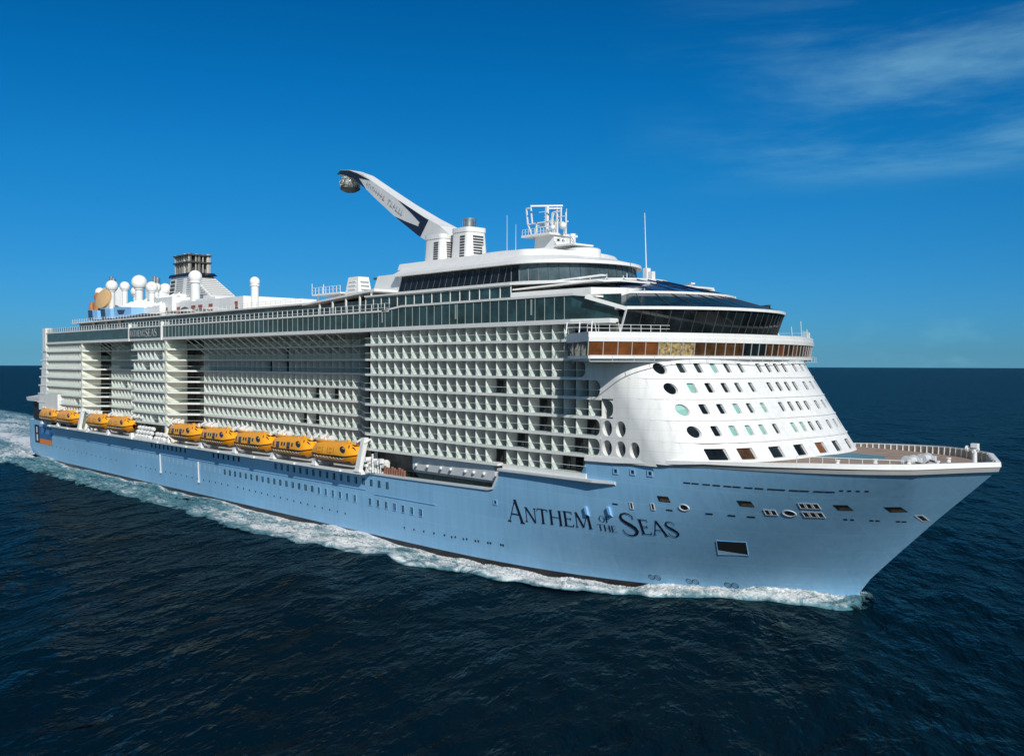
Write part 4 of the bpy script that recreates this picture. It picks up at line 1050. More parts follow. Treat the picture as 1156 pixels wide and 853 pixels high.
# ------------------------------------------------------------------ viewing arm with glass pod
ab = B()
top = [(-86.5, 58.6), (-90.5, 61.2), (-96, 63.6), (-104, 67.5), (-113, 72.2), (-120, 75.9), (-125, 77.6), (-129, 78.2), (-132, 77.9)]
bot = [(-90.5, 54.8), (-94.5, 58.2), (-98.8, 60.2), (-106.5, 64.5), (-115.2, 70.0), (-121, 74.0), (-125.3, 76.3), (-129, 77.2), (-131.9, 77.6)]
wid = [2.3, 2.3, 2.1, 1.75, 1.55, 1.5, 1.7, 1.6, .6]
ab.loft([[(t[0], -w, t[1]), (t[0], w, t[1]), (q_[0], w * .9, q_[1]), (q_[0], -w * .9, q_[1])] for t, q_, w in zip(top, bot, wid)], True, True)
arm = ab.make('viewing_arm', ship, WHITE)
def on_arm(u, v, off=.04):    # u along the arm 0..8, v 0 (bottom edge) .. 1 (top edge), starboard face
    i = min(int(u), 7); w = u - i
    L_ = lambda a_, b_: a_ + (b_ - a_) * w
    tx, tz, bx, bz = L_(top[i][0], top[i + 1][0]), L_(top[i][1], top[i + 1][1]), L_(bot[i][0], bot[i + 1][0]), L_(bot[i][1], bot[i + 1][1]); wd = L_(wid[i], wid[i + 1])
    return (bx + (tx - bx) * v, -(wd * (.9 + .1 * v)) - off, bz + (tz - bz) * v)
b = B()
def ap(pts): b.add([on_arm(u, v) for u, v in pts], [tuple(range(len(pts)))])
ap([(1.7, 0), (1.7, .98), (1.95, .98), (2.1, .52), (1.95, 0)])
ap([(1.95, .98), (2.0, .6), (2.6, .8), (3.2, .98)]); ap([(3.2, .98), (2.6, .8), (2.8, .98)])
ap([(1.95, 0), (2.05, .42), (2.6, .2), (3.1, 0)])
b.make('arm_stripe', arm, NAVY); b = B()
ap([(4.6, 0), (5.2, .48), (5.6, .0)]); ap([(5.2, .48), (4.5, .98), (5.5, .95), (5.6, 0)])
for u in (5.5, 6.0, 6.5, 7.0, 7.5): ap([(u, 0), (u, .92), (u + .5, .92), (u + .5, 0)])
b.make('arm_stripe', arm, NAVY)
b = B(); b2_ = B(); rnd = random.Random(5)
for i in range(16):
    if i == 9: continue
    u = 4.62 - i * .115; h = .62 if i == 0 else .5
    t_ = b if i != 8 else b2_
    t_.add([on_arm(u, .28, .05), on_arm(u + .025, .28, .05), on_arm(u + .025, .28 + h * .7, .05), on_arm(u, .28 + h * .7, .05)], [(0, 1, 2, 3)])
    v_ = (.30, .58, .42)[rnd.randrange(3)]
    t_.add([on_arm(u - .05, v_, .05), on_arm(u + .05, v_, .05), on_arm(u + .05, v_ + .07, .05), on_arm(u - .05, v_ + .07, .05)], [(0, 1, 2, 3)])
b.make('arm_lettering', arm, mat('slate_lettering', (.36, .38, .42), .5)); b2_.make('arm_red_mark', arm, mat('red_lettering', (.55, .22, .2), .5))
b = B(); b.tube([(-95.5, 0, 57.6), (-92.5, 0, 53.2)], .42, 10, 0); b.tube([(-93.6, 0, 54.8), (-91.8, 0, 52.2)], .62, 10, 1); b.make('lifting_ram', arm, [DKSTEEL, STEEL])
b = B(); b.box(-94, -86, -3, 3, 51.8, 55.5); b.make('arm_pedestal', arm, WHITE)
b = B(); rx, rz = 2.45, 2.05; cxp, czp = -127.4, 75.0
b.lathe([(rx * math.sin(t), czp - rz * math.cos(t)) for t in np.linspace(.02, 3.12, 15)], cxp, 0, 24)
pod = b.make('viewing_pod', arm, glass('pod_glass', (.22, .24, .22), .05, .85, 1.1), smooth=True)
b = B()
for k in range(10):
    a_ = 2 * math.pi * k / 10; b.tube([(cxp + (rx + .02) * math.sin(t) * math.cos(a_), (rx + .02) * math.sin(t) * math.sin(a_), czp - (rz + .02) * math.cos(t)) for t in np.linspace(.4, 2.8, 9)], .06, 5)
for t in (1.25, 2.0): b.tube([(cxp + (rx + .03) * math.sin(t) * math.cos(a_), (rx + .03) * math.sin(t) * math.sin(a_), czp - rz * math.cos(t)) for a_ in np.linspace(0, 6.283, 25)], .07, 5)
b.make('pod_frame', pod, STEEL)
b = B(); b.lathe([(1.2, czp - 2.0), (2.2, czp - 1.5), (2.42, czp - 1.15), (2.0, czp - 1.1)], cxp, 0, 24); b.make('pod_base', pod, DKSTEEL, auto=40)

# ------------------------------------------------------------------ sloped canopy, crane tower and platform amidships
b = B()
b.hexa([(-116.5, -19, 45.3), (-89.5, -19, 47.0), (-89.5, 19, 47.0), (-116.5, 19, 45.3)], [(-116.5, -19, 45.65), (-89.5, -19, 47.45), (-89.5, 19, 47.45), (-116.5, 19, 45.65)])
can = b.make('sloped_canopy', ship, WHITE)
b = B()
for x in (-110, -105, -100, -95, -91):
    for s in (-1, 1): b.bar((x, s * 18.6, 42.9), (x, s * 18.6, 45.3 + (x + 116.5) * .063), .3)
b.make('canopy_post', can, WHITE)
b = B(); b.loft([[(-118, -8, 45.6), (-111.5, -8, 45.6), (-111.5, -4, 45.6), (-118, -4, 45.6)], [(-116.6, -7.4, 52), (-112.8, -7.4, 52), (-112.8, -4.6, 52), (-116.6, -4.6, 52)]], True, True)
tw = b.make('vent_tower', ship, WHITE)
b = B()
for i in range(5): z = 47.5 + i * .85; b.box(-112.9 + (52 - z) * .2, -112.4 + (52 - z) * .2, -7, -5, z, z + .3); b.box(-116, -113.4, -8.05 + (z - 47) * .1, -7.5, z, z + .2)
b.make('vent_slat', tw, SLABM)
b = B(); b.box(-131, -119, -8, 2, 48.6, 48.95)
for x in np.arange(-131, -118.9, 1.5): b.bar((x, -8, 48.9), (x, -8, 50.4), .1); 
b.bar((-131, -8, 50.4), (-119, -8, 50.4), .09); b.bar((-131, -8, 49.7), (-119, -8, 49.7), .06)
for x in (-130, -120.5): b.bar((x, -7, 45.9), (x, -7, 48.6), .3)
b.bar((-131, -8, 48.9), (-131, -8, 51.4), .12); b.bar((-126, -8, 48.9), (-126, -8, 51.0), .14)
b.make('lookout_platform', ship, WHITE)
b = B(); b.lathe([(2.0, 50.6), (2.0, 50.9)], -102.5, -8, 16); b.bar((-102.5, -8, 48), (-102.5, -8, 50.6), .5); b.make('vent_cowl', ship, DKSTEEL)

# ------------------------------------------------------------------ funnel, domes, aft house, slides
fb = B()
def rect(x0, x1, hw): return [(x0, -hw), (x1, -hw), (x1, hw), (x0, hw)]
ll(fb, rect(-222.5, -187, 4.3), 49.0, rect(-221, -206.5, 3.3), 58.6)
funnel = fb.make('funnel', ship, WHITE)
b = B(); ll(b, rect(-222.2, -204.2, 3.7), 58.6, rect(-221.4, -206.2, 3.5), 59.5); b.make('funnel_collar', funnel, NAVY)
b = B(); ll(b, rect(-218.6, -208.0, 3.7), 62.5, rect(-218.6, -208.0, 3.7), 62.9); ll(b, rect(-218.6, -208.0, 3.7), 64.6, rect(-218.6, -208.0, 3.7), 65.0); b.make('funnel_crown', funnel, DKSTEEL)
PIPE = mat('burnished_pipe', (.27, .25, .21), .32, metal=.5, var=.35, vscale=.8); PIPE2 = mat('pale_pipe', (.52, .49, .42), .4, metal=.2, var=.2)
for i in range(6):
    for j, y in enumerate((-2.75, 0, 2.75)):
        b = B(); x = -217.4 + i * 1.72; b.tube([(x, y, 59.4), (x, y, 65.1 + .25 * ((i + j) % 2))], .5, 10); b.make('funnel_pipe', funnel, PIPE2 if (i * 3 + j) % 4 == 1 else PIPE, auto=50)
for x in (-218.0, -208.6):
    for y in (-3.25, -1.1, 1.1, 3.25):
        b = B(); b.bar((x, y, 59.4), (x, y, 65.2), .3); b.make('funnel_post', funnel, PIPE2)
b = B(); b.box(-216.6, -209.6, -2.0, 2.0, 59.5, 63.4); b.make('funnel_core', funnel, DKSTEEL)
b = B()      # louvre courses on the funnel flank and the open grille at its after end
for i in range(9):
    z = 52.4 + i * .66; t = (z - 49) / 9.6; hw = 4.3 - 1.0 * t; xf = -187 - 19.5 * t
    b.box(-216.5, -211.6, -hw - .12, -hw + .3, z, z + .26); b.box(-209, xf - .8, -hw - .12, -hw + .3, z, z + .22)
    b.box(xf - .9, xf + .12, -hw + .6, hw - .6, z, z + .22)
b.make('louvre', funnel, GREY)
b = B()
for i in range(6):
    z = 51.2 + i * 1.15; t = (z - 49) / 9.6; hw = 4.3 - 1.0 * t; b.box(-221.2 + t, -217.6, -hw - .14, -hw + .3, z, z + .75)
b.make('funnel_recess', funnel, DKSTEEL)
b = B(); b.box(-205.2, -203.4, -4.25, -3.4, 50.6, 53.4); b.make('funnel_door', funnel, DKSTEEL)
def radome(x, y, z, r_, zb_, pr=None):
    bb = B(); bb.lathe([(r_ * math.sin(t), z - r_ * math.cos(t)) for t in np.linspace(.05, 3.09, 17)], x, y, 28)
    o = bb.make('radome', ship, mat('radome_white', (.80, .80, .78), .45) if 'radome_white' not in bpy.data.materials else bpy.data.materials['radome_white'], smooth=True)
    p2 = B(); pr = pr or r_ * .5; p2.lathe([(pr, zb_), (pr, z - r_ * .95), (pr * 1.25, z - r_ * .9), (pr * 1.25, z - r_ * .6)], x, y, 18); p2.make('radome_pedestal', o, WHITE, auto=40)
for x, y, z, r_ in ((-249.1, -2, 59.0, 2.5), (-256.7, -8, 58.0, 1.95), (-245.6, -8, 57.3, 1.55), (-221.6, -9, 55.6, 1.75), (-227.8, -5, 56.1, 1.4), (-279, -4, 57.4, 1.6), (-238, 2, 56.5, 1.9), (-262, 2, 57, 1.8)): radome(x, y, z, r_, 48)
radome(-191.4, -9, 56.8, 1.85, 46, 1.3); radome(-158.8, -8, 53.6, 1.25, 46, .95)
b = B()
for x, y, z in ((-271, -3, 62.3), (-241.5, 0, 60.6), (-269, -3, 61.6), (-239.2, 0, 60.2)): b.tube([(x, y, 48), (x, y, z - 3.5), (x, y, z)], [.9, .9, .75], 12)
b.make('aft_flue', ship, STEEL, auto=50)
b = B(); b.box(-273, -267, -5, 1, 48, 58.6); b.make('flue_casing', ship, WHITE)
b = B(); b.box(-244, -237, -2, 3, 48, 57.4); b.make('flue_casing', ship, WHITE)
# white aft hall with a ribbed sloping roof
b = B(); b.loft([[(-249, -13, 45.9), (-206, -13, 45.9), (-206, 10, 45.9), (-249, 10, 45.9)], [(-249, -13, 48.2), (-206, -13, 49.4), (-206, 10, 49.4), (-249, 10, 48.2)], [(-243, -6.5, 52.2), (-209, -6.5, 53.2), (-209, 3, 53.2), (-243, 3, 52.2)]], True, True)
hall = b.make('sports_hall', ship, WHITE)
b = B()
for i in range(10):
    t = i / 9; x = -247 + 38 * t; z0 = 48.2 + 1.2 * t; z1 = 52.2 + 1.0 * t
    b.bar((x, -13.1, z0 + .05), (x + 4.2 - 2.2 * t, -6.6, z1 + .05), .7, .5)
b.make('roof_rib', hall, WHITE)
b = B(); b.box(-213, -160, -10.5, 10.5, 45.9, 50.0); b.box(-214, -201, -11.5, 11.5, 45.9, 51.8); b.box(-214, -178, -9.5, 9.5, 50, 50.6)
dh = b.make('aft_deckhouse', ship, WHITE)
for x, y, w in ((-199, -10.52, 2.2), (-189.3, -10.52, 2.8), (-184.9, -10.52, 2.6), (-178.6, -10.52, 2.4), (-163.9, -10.52, 1.8), (-210.5, -11.52, 1.2), (-206.9, -11.52, 1.3), (-204.6, -11.52, 1.2)):
    b = B(); b.box(x - w / 2, x + w / 2, y, y + .1, 46.5, 48.8); b.make('shutter', dh, REDW)
b = B(); b.lathe([(1.5, 46.2), (1.4, 47.2), (1.0, 48), (.2, 48.4)], -190.5, -12.3, 14); b.make('deck_dome', ship, DKSTEEL, auto=50)
b = B()      # tented white sunshades over the aft pool deck
for x, y, L_, w in ((-206, -15.5, 22, 5), (-186, -15.2, 17, 4.6), (-170, -15, 14, 4.4)):
    b.loft([[(x - L_ / 2, y - w / 2, 46.6), (x - L_ / 2, y + w / 2, 46.6)], [(x, y - w / 2, 46.9), (x, y + w / 2, 47.6)], [(x + L_ / 2, y - w / 2, 46.5), (x + L_ / 2, y + w / 2, 46.5)]], closed=False)
b.make('sunshade', ship, WHITE)
b = B(); b.loft([[(-162.3 + i, -12 - .2 * i, 46.2), (-161.6 + i, -12 - .2 * i, 47.1 - .1 * i), (-160.8 + i, -12 - .2 * i, 46.2)] for i in range(4)], True, True); b.make('deck_cover', ship, BLACK)
# pale blue slide housings at the stern
MOUTH = mat('slide_mouth_navy', (.03, .055, .09), .4)
for x, w in ((-251.5, 7.5), (-240.5, 7.5), (-229.5, 13.0)):      # dark open throat aft, pale blue cheek forward, leaning out towards the top
    b = B(); x1 = x + w
    b.hexa([(x + 1.5, -17.6, 46.4), (x1 + 1.6, -17.6, 46.4), (x1 + 1.6, -10, 46.4), (x + 1.5, -10, 46.4)], [(x - 2.4, -16.6, 49.9), (x1 - 1.4, -16.6, 49.3), (x1 - 1.4, -12, 49.3), (x - 2.4, -12, 49.9)])
    o = b.make('slide_housing', ship, LBLUE)
    b = B(); f0 = .52 if w < 9 else .18; f1 = .62 if w < 9 else .62
    P = lambda f, v: (x + 1.5 + (w + .1) * f + ((-3.9) + (w - 8.9 - (w - 7.9)) * 0 * f) * v + .9 * f * v, -17.66 + 1.0 * v, 46.4 + (3.5 - .6 * f) * v)
    if w < 9: b.quad(P(.0, .02), P(.5, .02), P(.48, .96), P(.02, .96))
    else: b.quad(P(.26, .3), P(.56, .3), P(.66, .72), P(.2, .72))
    b.make('slide_mouth', o, MOUTH)
    b = B(); b.bar((x + 2.5, -16.8, 43), (x + 3.5, -17, 46.6), .35); b.bar((x + 4.8, -16.8, 43), (x + 3.7, -17, 46.6), .35); b.make('slide_leg', o, WHITE)
b = B(); b.lathe([(3.2, 0), (3.2, .8), (2.6, 1.0), (.3, 1.1)], 0, 0, 24); o = b.make('tan_dish', ship, TAN, auto=40); o.matrix_local = Matrix.Translation((-247.5, -13.6, 53.0)) @ Matrix.Rotation(math.radians(72), 4, 'X') @ Matrix.Rotation(math.radians(18), 4, 'Y')
b = B(); b.lathe([(.8, 48), (1.4, 50.5), (.9, 53.2), (1.2, 54.6), (.2, 55.6)], -255.5, -13, 12); b.lathe([(.7, 48), (.9, 51), (.5, 52.5)], -258, -14, 10); b.make('deck_sculpture', ship, mat('terracotta', (.42, .17, .07), .6, var=.3, vscale=1), auto=50)

# ------------------------------------------------------------------ stern
b = B(); b.box(-299, -272.5, -19.9, 19.9, 13.45, 19.6, 1)
for s in (-1, 1):
    for x in (-287.5, -282.5, -277.5): b.box(x - .3, x + .3, s * 19.9, s * 20.4, 13.45, 19.6, 0)
    b.box(-287, -273, s * 19.95, s * 20.3, 16.2, 16.6, 0)
    b.box(-281, -272.5, s * 19.95, s * 20.5, 13.45, 15.4, 0)
b.make('mooring_deck', ship, [WHITE, DARK])
b = B(); b.loft([[(-302.5, -21.0, 19.7), (-262, -22.6, 19.7), (-262, 22.6, 19.7), (-302.5, 21.0, 19.7)], [(-302.8, -21.2, 20.9), (-262, -22.7, 20.9), (-262, 22.7, 20.9), (-302.8, 21.2, 20.9)], [(-288, -19, 22.4), (-270, -22.5, 22.6), (-270, 22.5, 22.6), (-288, 19, 22.4)]], True, True)
b.box(-276, -262.5, -23.2, -20.3, 17.6, 22.8); b.box(-276, -262.5, 20.3, 23.2, 17.6, 22.8)
b.make('stern_canopy', ship, WHITE)
b = B()
for k in range(1, 8):
    z = ZK[k]
    for s in (-1, 1): b.box(-281 - k * .75, -276.5, s * 14, s * 22.4, z - .2, z + .25); b.box(-279.5 - k * .75, -276.6, s * 20, s * 22.3, z - 2.6, z - .2)
for s in (-1, 1): b.box(-279.5, -276.4, s * 20.5, s * 22.6, 36.8, 44.4)
b.sides('stern_terrace', ship, WHITE)

# ------------------------------------------------------------------ foredeck fittings
b = B()
for i in range(30):
    x = -13 + i / 29 * 31.2; y = max(hb(x, 19.9) - .42, 0)
    b.bar((x, y, 20.0), (x, y + .12, zwhite(x) + .05), .16)
b.make('bulwark_stiffener', ship, SLABM)
b = B()
for i in range(30):
    x = -13 + i / 29 * 31.2; x2 = -13 + (i + 1) / 29 * 31.2
    if i < 29: b.bar((x, max(hb(x, 19.9) - .3, 0), zwhite(x) + .1), (x2, max(hb(x2, 19.9) - .3, 0), zwhite(x2) + .1), .1)
b.make('bow_rail', ship, SLABM)
b = B()
pts_ = [(-14 + i / 30 * 32, max(hb(-14 + i / 30 * 32, 19.9) - .36, 0)) for i in range(31)]
for (xa, ya), (xb, yb) in zip(pts_, pts_[1:]): b.quad((xa, ya, 20.03), (xb, yb, 20.03), (xb, yb, zwhite(xb) - .1), (xa, ya, zwhite(xa) - .1))
b.make('bulwark_lining', ship, mat('brown_grey_lining', (.26, .22, .19), .6, var=.15))
b = B(); b.prism([(-7, -1), (-1, 0), (1.5, 4), (0, 8), (-6, 9)], 20.03, 20.07); b.make('helipad', ship, GREENDECK)
b = B(); b.prism([(2.4, 9.4), (6.5, 8.7), (6.9, 7.6), (3.2, 8.0)], 20.08, 20.12); b.make('deck_marking', ship, REDDECK)
b = B()
for i in range(9): b.bar((-2 + i * 1.5, -12.4 + .62 * i, 20.0), (-2 + i * 1.5, -12.4 + .62 * i, 21.2), .07)
b.bar((-2, -12.4, 21.2), (10, -7.45, 21.2), .08); b.make('foredeck_rail', ship, WHITE)
b = B(); b.tube([(15.6, 0, 20.4), (15.6, 0, 22.9)], [.3, .2], 8); b.box(15.2, 16.0, -.35, .35, 22.8, 23.3); b.tube([(14.7, 0, 22.6), (16.1, 0, 22.6)], .2, 8); b.tube([(14.5, 0, 22.6), (14.8, 0, 22.6)], .38, 8); b.tube([(15.6, -.5, 22.3), (15.6, .6, 22.3)], .2, 8)
b.make('bow_mast', ship, WHITE)
b = B()
for x, y in ((5.5, -6), (9, -4), (7, -1), (12, -2.5), (11, 3), (3, -11)): b.lathe([(.3, 20.4), (.24, 20.8), (.34, 20.85), (.34, 21.0)], x, y, 10)
b.make('bollard', ship, WHITE)
for x, y in ((8.5, 1.5), (8.5, -2.6)):
    b = B(); b.tube([(x, y - .9, 20.75), (x, y + .9, 20.75)], .5, 12); b.tube([(x, y - 1.0, 20.75), (x, y - .9, 20.75)], .75, 12); b.tube([(x, y + .9, 20.75), (x, y + 1.0, 20.75)], .75, 12); b.box(x - .9, x + .9, y + 1.0, y + 1.6, 20.05, 21.1); b.make('windlass', ship, SILL, auto=40)
b = B(); b.tube([(9.2, 1.5, 20.6), (11.5, 1.2, 20.15), (13.8, .8, 20.15)], .14, 6); b.tube([(9.2, -2.6, 20.6), (11.5, -2.0, 20.15), (13.8, -.9, 20.15)], .14, 6); b.make('anchor_chain', ship, DKSTEEL)

# ------------------------------------------------------------------ davits and lifeboats
def davit(x, kind=0):
    b = B(); w = .55
    b.hexa([(x - .9, -24.3, 12.85), (x + .9, -24.3, 12.85), (x + .9, -23.2, 12.85), (x - .9, -23.2, 12.85)], [(x - .35, -24.0, 14.0), (x + .35, -24.0, 14.0), (x + .35, -23.4, 14.0), (x - .35, -23.4, 14.0)])
    if kind: b.hexa([(x - .75, -24.2, 13.0), (x + .75, -24.2, 13.0), (x + .75, -23.4, 13.0), (x - .75, -23.4, 13.0)], [(x + .35, -23.4, 19.2), (x + 1.35, -23.4, 19.2), (x + 1.35, -22.4, 19.2), (x + .35, -22.4, 19.2)])
    b.hexa([(x - .7, -21.2, 12.4), (x + .7, -21.2, 12.4), (x + .7, -20.0, 12.4), (x - .7, -20.0, 12.4)], [(x - .25, -21.0, 16.0), (x + .25, -21.0, 16.0), (x + .25, -20.2, 16.0), (x - .25, -20.2, 16.0)])
    b.hexa([(x - 1.4, -22.0, 18.0), (x - 1.0, -22.0, 18.0), (x - 1.0, -20.2, 17.2), (x - 1.4, -20.2, 17.2)], [(x - 1.4, -21.8, 18.6), (x - 1.0, -21.8, 18.6), (x - 1.0, -20.2, 18.8), (x - 1.4, -20.2, 18.8)])
    b.hexa([(x + 1.0, -22.0, 17.9), (x + 1.4, -22.0, 17.9), (x + 1.4, -20.2, 17.2), (x + 1.0, -20.2, 17.2)], [(x + 1.0, -21.8, 18.5), (x + 1.4, -21.8, 18.5), (x + 1.4, -20.2, 18.7), (x + 1.0, -20.2, 18.7)])
    for zz in (15.0, 16.6): b.bar((x - 1.2, -20.6, zz), (x + 1.2, -20.6, zz), .2)
    for dx in (-1.2, 1.2): b.bar((x + dx, -20.6, 12.4), (x + dx, -20.6, 17.4), .42)
    for dx in (-1.3, 1.3): b.bar((x + dx, -22.0, 18.9), (x + dx, -23.4, 18.2), .28)
    o = b.make('davit', ship, WHITE)
for x in (-174.6, -155.4, -137.8, -120.2, -103.2): davit(x)
davit(-87.6, 1); davit(-240.5, 1); davit(-260, 0); davit(-216, 0); davit(-199, 0); davit(-276, 0); davit(-232.5, 0)

BL = 15.6
def boat_sec(t):   # t 0 stern .. 1 bow : half width, keel z, gunwale z, roof z, roof half width
    e = max(0, (t - .72) / .28); s_ = max(0, (.14 - t) / .14)
    w = 2.15 * (1 - e ** 2.4 * .82) * (1 - .16 * s_)
    keel = .0 + 1.45 * e ** 2.2 + .35 * s_; gun = 1.85 + .55 * e ** 1.6
    roof = interp(t, [(0, 3.5), (.05, 4.0), (.3, 4.3), (.80, 4.42), (.85, 4.3), (.91, 3.75), (.96, 3.2), (1, 2.7)])
    rw = w * interp(t, [(0, .84), (.1, .92), (.66, .90), (.85, .84), (1, .6)])
    return w, keel, gun, roof, rw
def make_boat(doors):
    root = thing('lifeboat', '', 'lifeboat', (0, 0, 0), 'orange lifeboats along the ship')
    ts = [0, .03, .08, .14, .22, .3, .4, .5, .58, .64, .70, .75, .80, .85, .88, .91, .94, .965, .985, 1]
    hb_ = B(); cb_ = B(); hr = []; cr = []
    for t in ts:
        x = -BL / 2 + BL * t; w, k, g_, r_, rw = boat_sec(t)
        m = k + (g_ - k) * .45
        half = [(0.02, k), (w * .45, k + .18), (w * .80, m), (w * .97, g_ - .35), (w, g_)]
        hr.append([(x, -y, z) for y, z in reversed(half)] + [(x, y, z) for y, z in half])
        up_ = g_ + .02; h = r_ - up_
        half = [(w * .97, up_), (w * .96, up_ + h * .30), (rw * .98, up_ + h * .62), (rw * .74, up_ + h * .9), (rw * .35, r_), (0.01, r_ + .03)]
        cr.append([(x, -y, z) for y, z in half] + [(x, y, z) for y, z in reversed(half)])
    hb_.loft(hr, closed=False, mi=0)
    hb_.add(hr[0], [tuple(range(len(hr[0])))], 0)
    for i, f in enumerate(hb_.f):
        zc_ = sum(hb_.v[j][2] for j in f) / len(f)
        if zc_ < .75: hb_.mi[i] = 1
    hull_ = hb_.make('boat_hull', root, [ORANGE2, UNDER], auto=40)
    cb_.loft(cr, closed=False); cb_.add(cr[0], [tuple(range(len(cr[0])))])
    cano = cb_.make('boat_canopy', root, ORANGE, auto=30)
    # black fender band with a dip under the cockpit
    f_ = B()
    for s in (-1, 1):
        rr = []
        for t in ts:
            w, k, g_, r_, rw = boat_sec(t); x = -BL / 2 + BL * t; th = .10 + .10 * math.exp(-((t - .62) / .12) ** 2)
            rr.append([(x, s * (w + .06), g_ - th - .06), (x, s * (w + .06), g_ + th * .6), (x, s * (w - .1), g_ + th * .6), (x, s * (w - .1), g_ - th - .06)])
        f_.loft(rr, True, True)
    f_.make('fender', root, BLACK)
    def side_pt(t, v, s, off):
        w, k, g_, r_, rw = boat_sec(t); up_ = g_ + .02; h = r_ - up_; x = -BL / 2 + BL * t
        prof = [(0, w * .97), (.30, w * .96), (.62, rw * .98), (.9, rw * .74), (1, rw * .35)]
        return (x, s * (interp(v, prof) + off), up_ + h * v)
    def pane(nm, t0, t1, v0, v1, m, s, off=.04, parent=cano, sk=0):
        q_ = B(); n = 3
        for i in range(n):
            va, vb = v0 + (v1 - v0) * i / n, v0 + (v1 - v0) * (i + 1) / n
            q_.quad(side_pt(t0 + sk * va, va, s, off), side_pt(t1 + sk * va, va, s, off), side_pt(t1 + sk * vb, vb, s, off), side_pt(t0 + sk * vb, vb, s, off))
        return q_.make(nm, parent, m)
    for s in (-1, 1):
        # oval cockpit window
        q_ = B(); n = 18
        ring = [side_pt(.735 + .055 * math.cos(a_) - .03 * math.sin(a_), .50 + .25 * math.sin(a_), s, .05) for a_ in [2 * math.pi * i / n for i in range(n)]]
        q_.add(ring, [tuple(range(n))]); q_.make('cockpit_window', cano, BOATWIN)
        if doors:
            for t0 in (.17, .45): pane('boat_door', t0, t0 + .085, .06, .60, mat('boat_door_slate', (.04, .06, .09), .2, var=.6, vscale=3) if 'boat_door_slate' not in bpy.data.materials else bpy.data.materials['boat_door_slate'], s)
            for t0 in (.30, .37, .57): pane('boat_window', t0, t0 + .042, .26, .56, BOATWIN, s)
            pane('boat_window', .06, .11, .2, .6, REDW, s)
        else:
            for t0 in (.17, .43):
                for v0 in (.10, .42): pane('side_hatch', t0, t0 + .075, v0, v0 + .16, ORANGE2, s)
                pane('hatch_frame', t0 - .035, t0 - .027, .05, .66, UNDER, s, .03); pane('hatch_frame', t0 + .105, t0 + .113, .05, .66, UNDER, s, .03)
    q_ = B(); w, k, g_, r_, rw = boat_sec(.78)     # wheelhouse screen on the sloping brow
    for t0, t1 in ((.862, .905),):
        a_, c_ = boat_sec(t0), boat_sec(t1)
        q_.quad((-BL / 2 + BL * t0, -a_[4] * .72, a_[3] - .02), (-BL / 2 + BL * t0, a_[4] * .72, a_[3] - .02), (-BL / 2 + BL * t1, c_[4] * .72, c_[3] + .06), (-BL / 2 + BL * t1, -c_[4] * .72, c_[3] + .06))
    for s in (-1, 1): q_.quad(side_pt(.83, .66, s, .05), side_pt(.935, .70, s, .05), side_pt(.895, .88, s, .05), side_pt(.82, .88, s, .05))
    q_.make('wheelhouse_screen', cano, BOATWIN)
    q_ = B(); q_.box(-BL / 2 + .5, -BL / 2 + 9.6, -.9, .9, 4.1, 4.42); q_.box(-BL / 2 + 10.2, -BL / 2 + 10.9, -.25, .25, 4.3, 4.8); q_.make('roof_hatch', cano, ORANGE)
    for dx in (-BL * .36, BL * .36):
        q_ = B(); q_.box(dx - .18, dx + .18, -.2, .2, 3.2 if dx > 0 else 3.9, 4.9); q_.make('lifting_hook', root, SLABM)
        q_ = B(); q_.tube([(dx, 0, 4.8), (dx, .9, 5.6)], .05, 5); q_.make('fall_wire', root, DKSTEEL)
    for s in (-1, 1):
        q_ = B(); n = 9
        for i in range(n):
            t0, t1 = .08 + i * .078, .08 + (i + 1) * .078; pts = []
            for k in range(5):
                t = t0 + (t1 - t0) * k / 4; w, kk, g_, r_, rw = boat_sec(t); sag = .28 * (1 - (2 * k / 4 - 1) ** 2)
                pts.append((-BL / 2 + BL * t, s * (w * .98 + .05), g_ - .3 - sag))
            q_.tube(pts, .035, 4)
        q_.make('grab_line', root, SLABM)
    return root
def copy_tree(o, parent=None):
    c = o.copy(); C.objects.link(c); c.parent = parent
    for ch in list(o.children): copy_tree(ch, c)
    return c
YB_, ZB_ = -22.75, 13.55
pa = make_boat(True); pb = make_boat(False)
boats = [
    (pb, -95.4, 1.0, 'orange lifeboat nearest the bow, with orange side hatches, beside the tall white davit', 0),
    (pa, -112.0, 1.0, 'orange lifeboat second from the bow, with slate doors, just aft of the hatched boat', 0),
    (pa, -129.0, 1.0, 'orange lifeboat with slate doors, middle one of the five-boat row', 0),
    (pa, -146.5, 1.0, 'orange lifeboat with slate doors, fourth of the five-boat row counted from the bow', 0),
    (pa, -164.8, 1.05, 'orange lifeboat with slate doors, aftmost of the five-boat row, beside the white raft canisters', 0),
    (pb, -207.5, .98, 'orange lifeboat foremost of the four stern boats, next to the white raft canisters', 0),
    (pb, -224.5, 1.02, 'orange lifeboat in the stern group, just forward of its tall white davit arm', 0),
    (pb, -251.5, 1.05, 'orange lifeboat in the stern group with the tall white davit arm across its bow', 0),
    (pb, -269.0, 1.05, 'orange lifeboat farthest aft, beside the white stern canopy', 0)]
used = set()
for src, x, sc, lab, rz in boats:
    o = src if id(src) not in used else copy_tree(src)
    used.add(id(src)); o.location = (x, YB_, ZB_); o.scale = (sc, 1, 1); o['label'] = lab
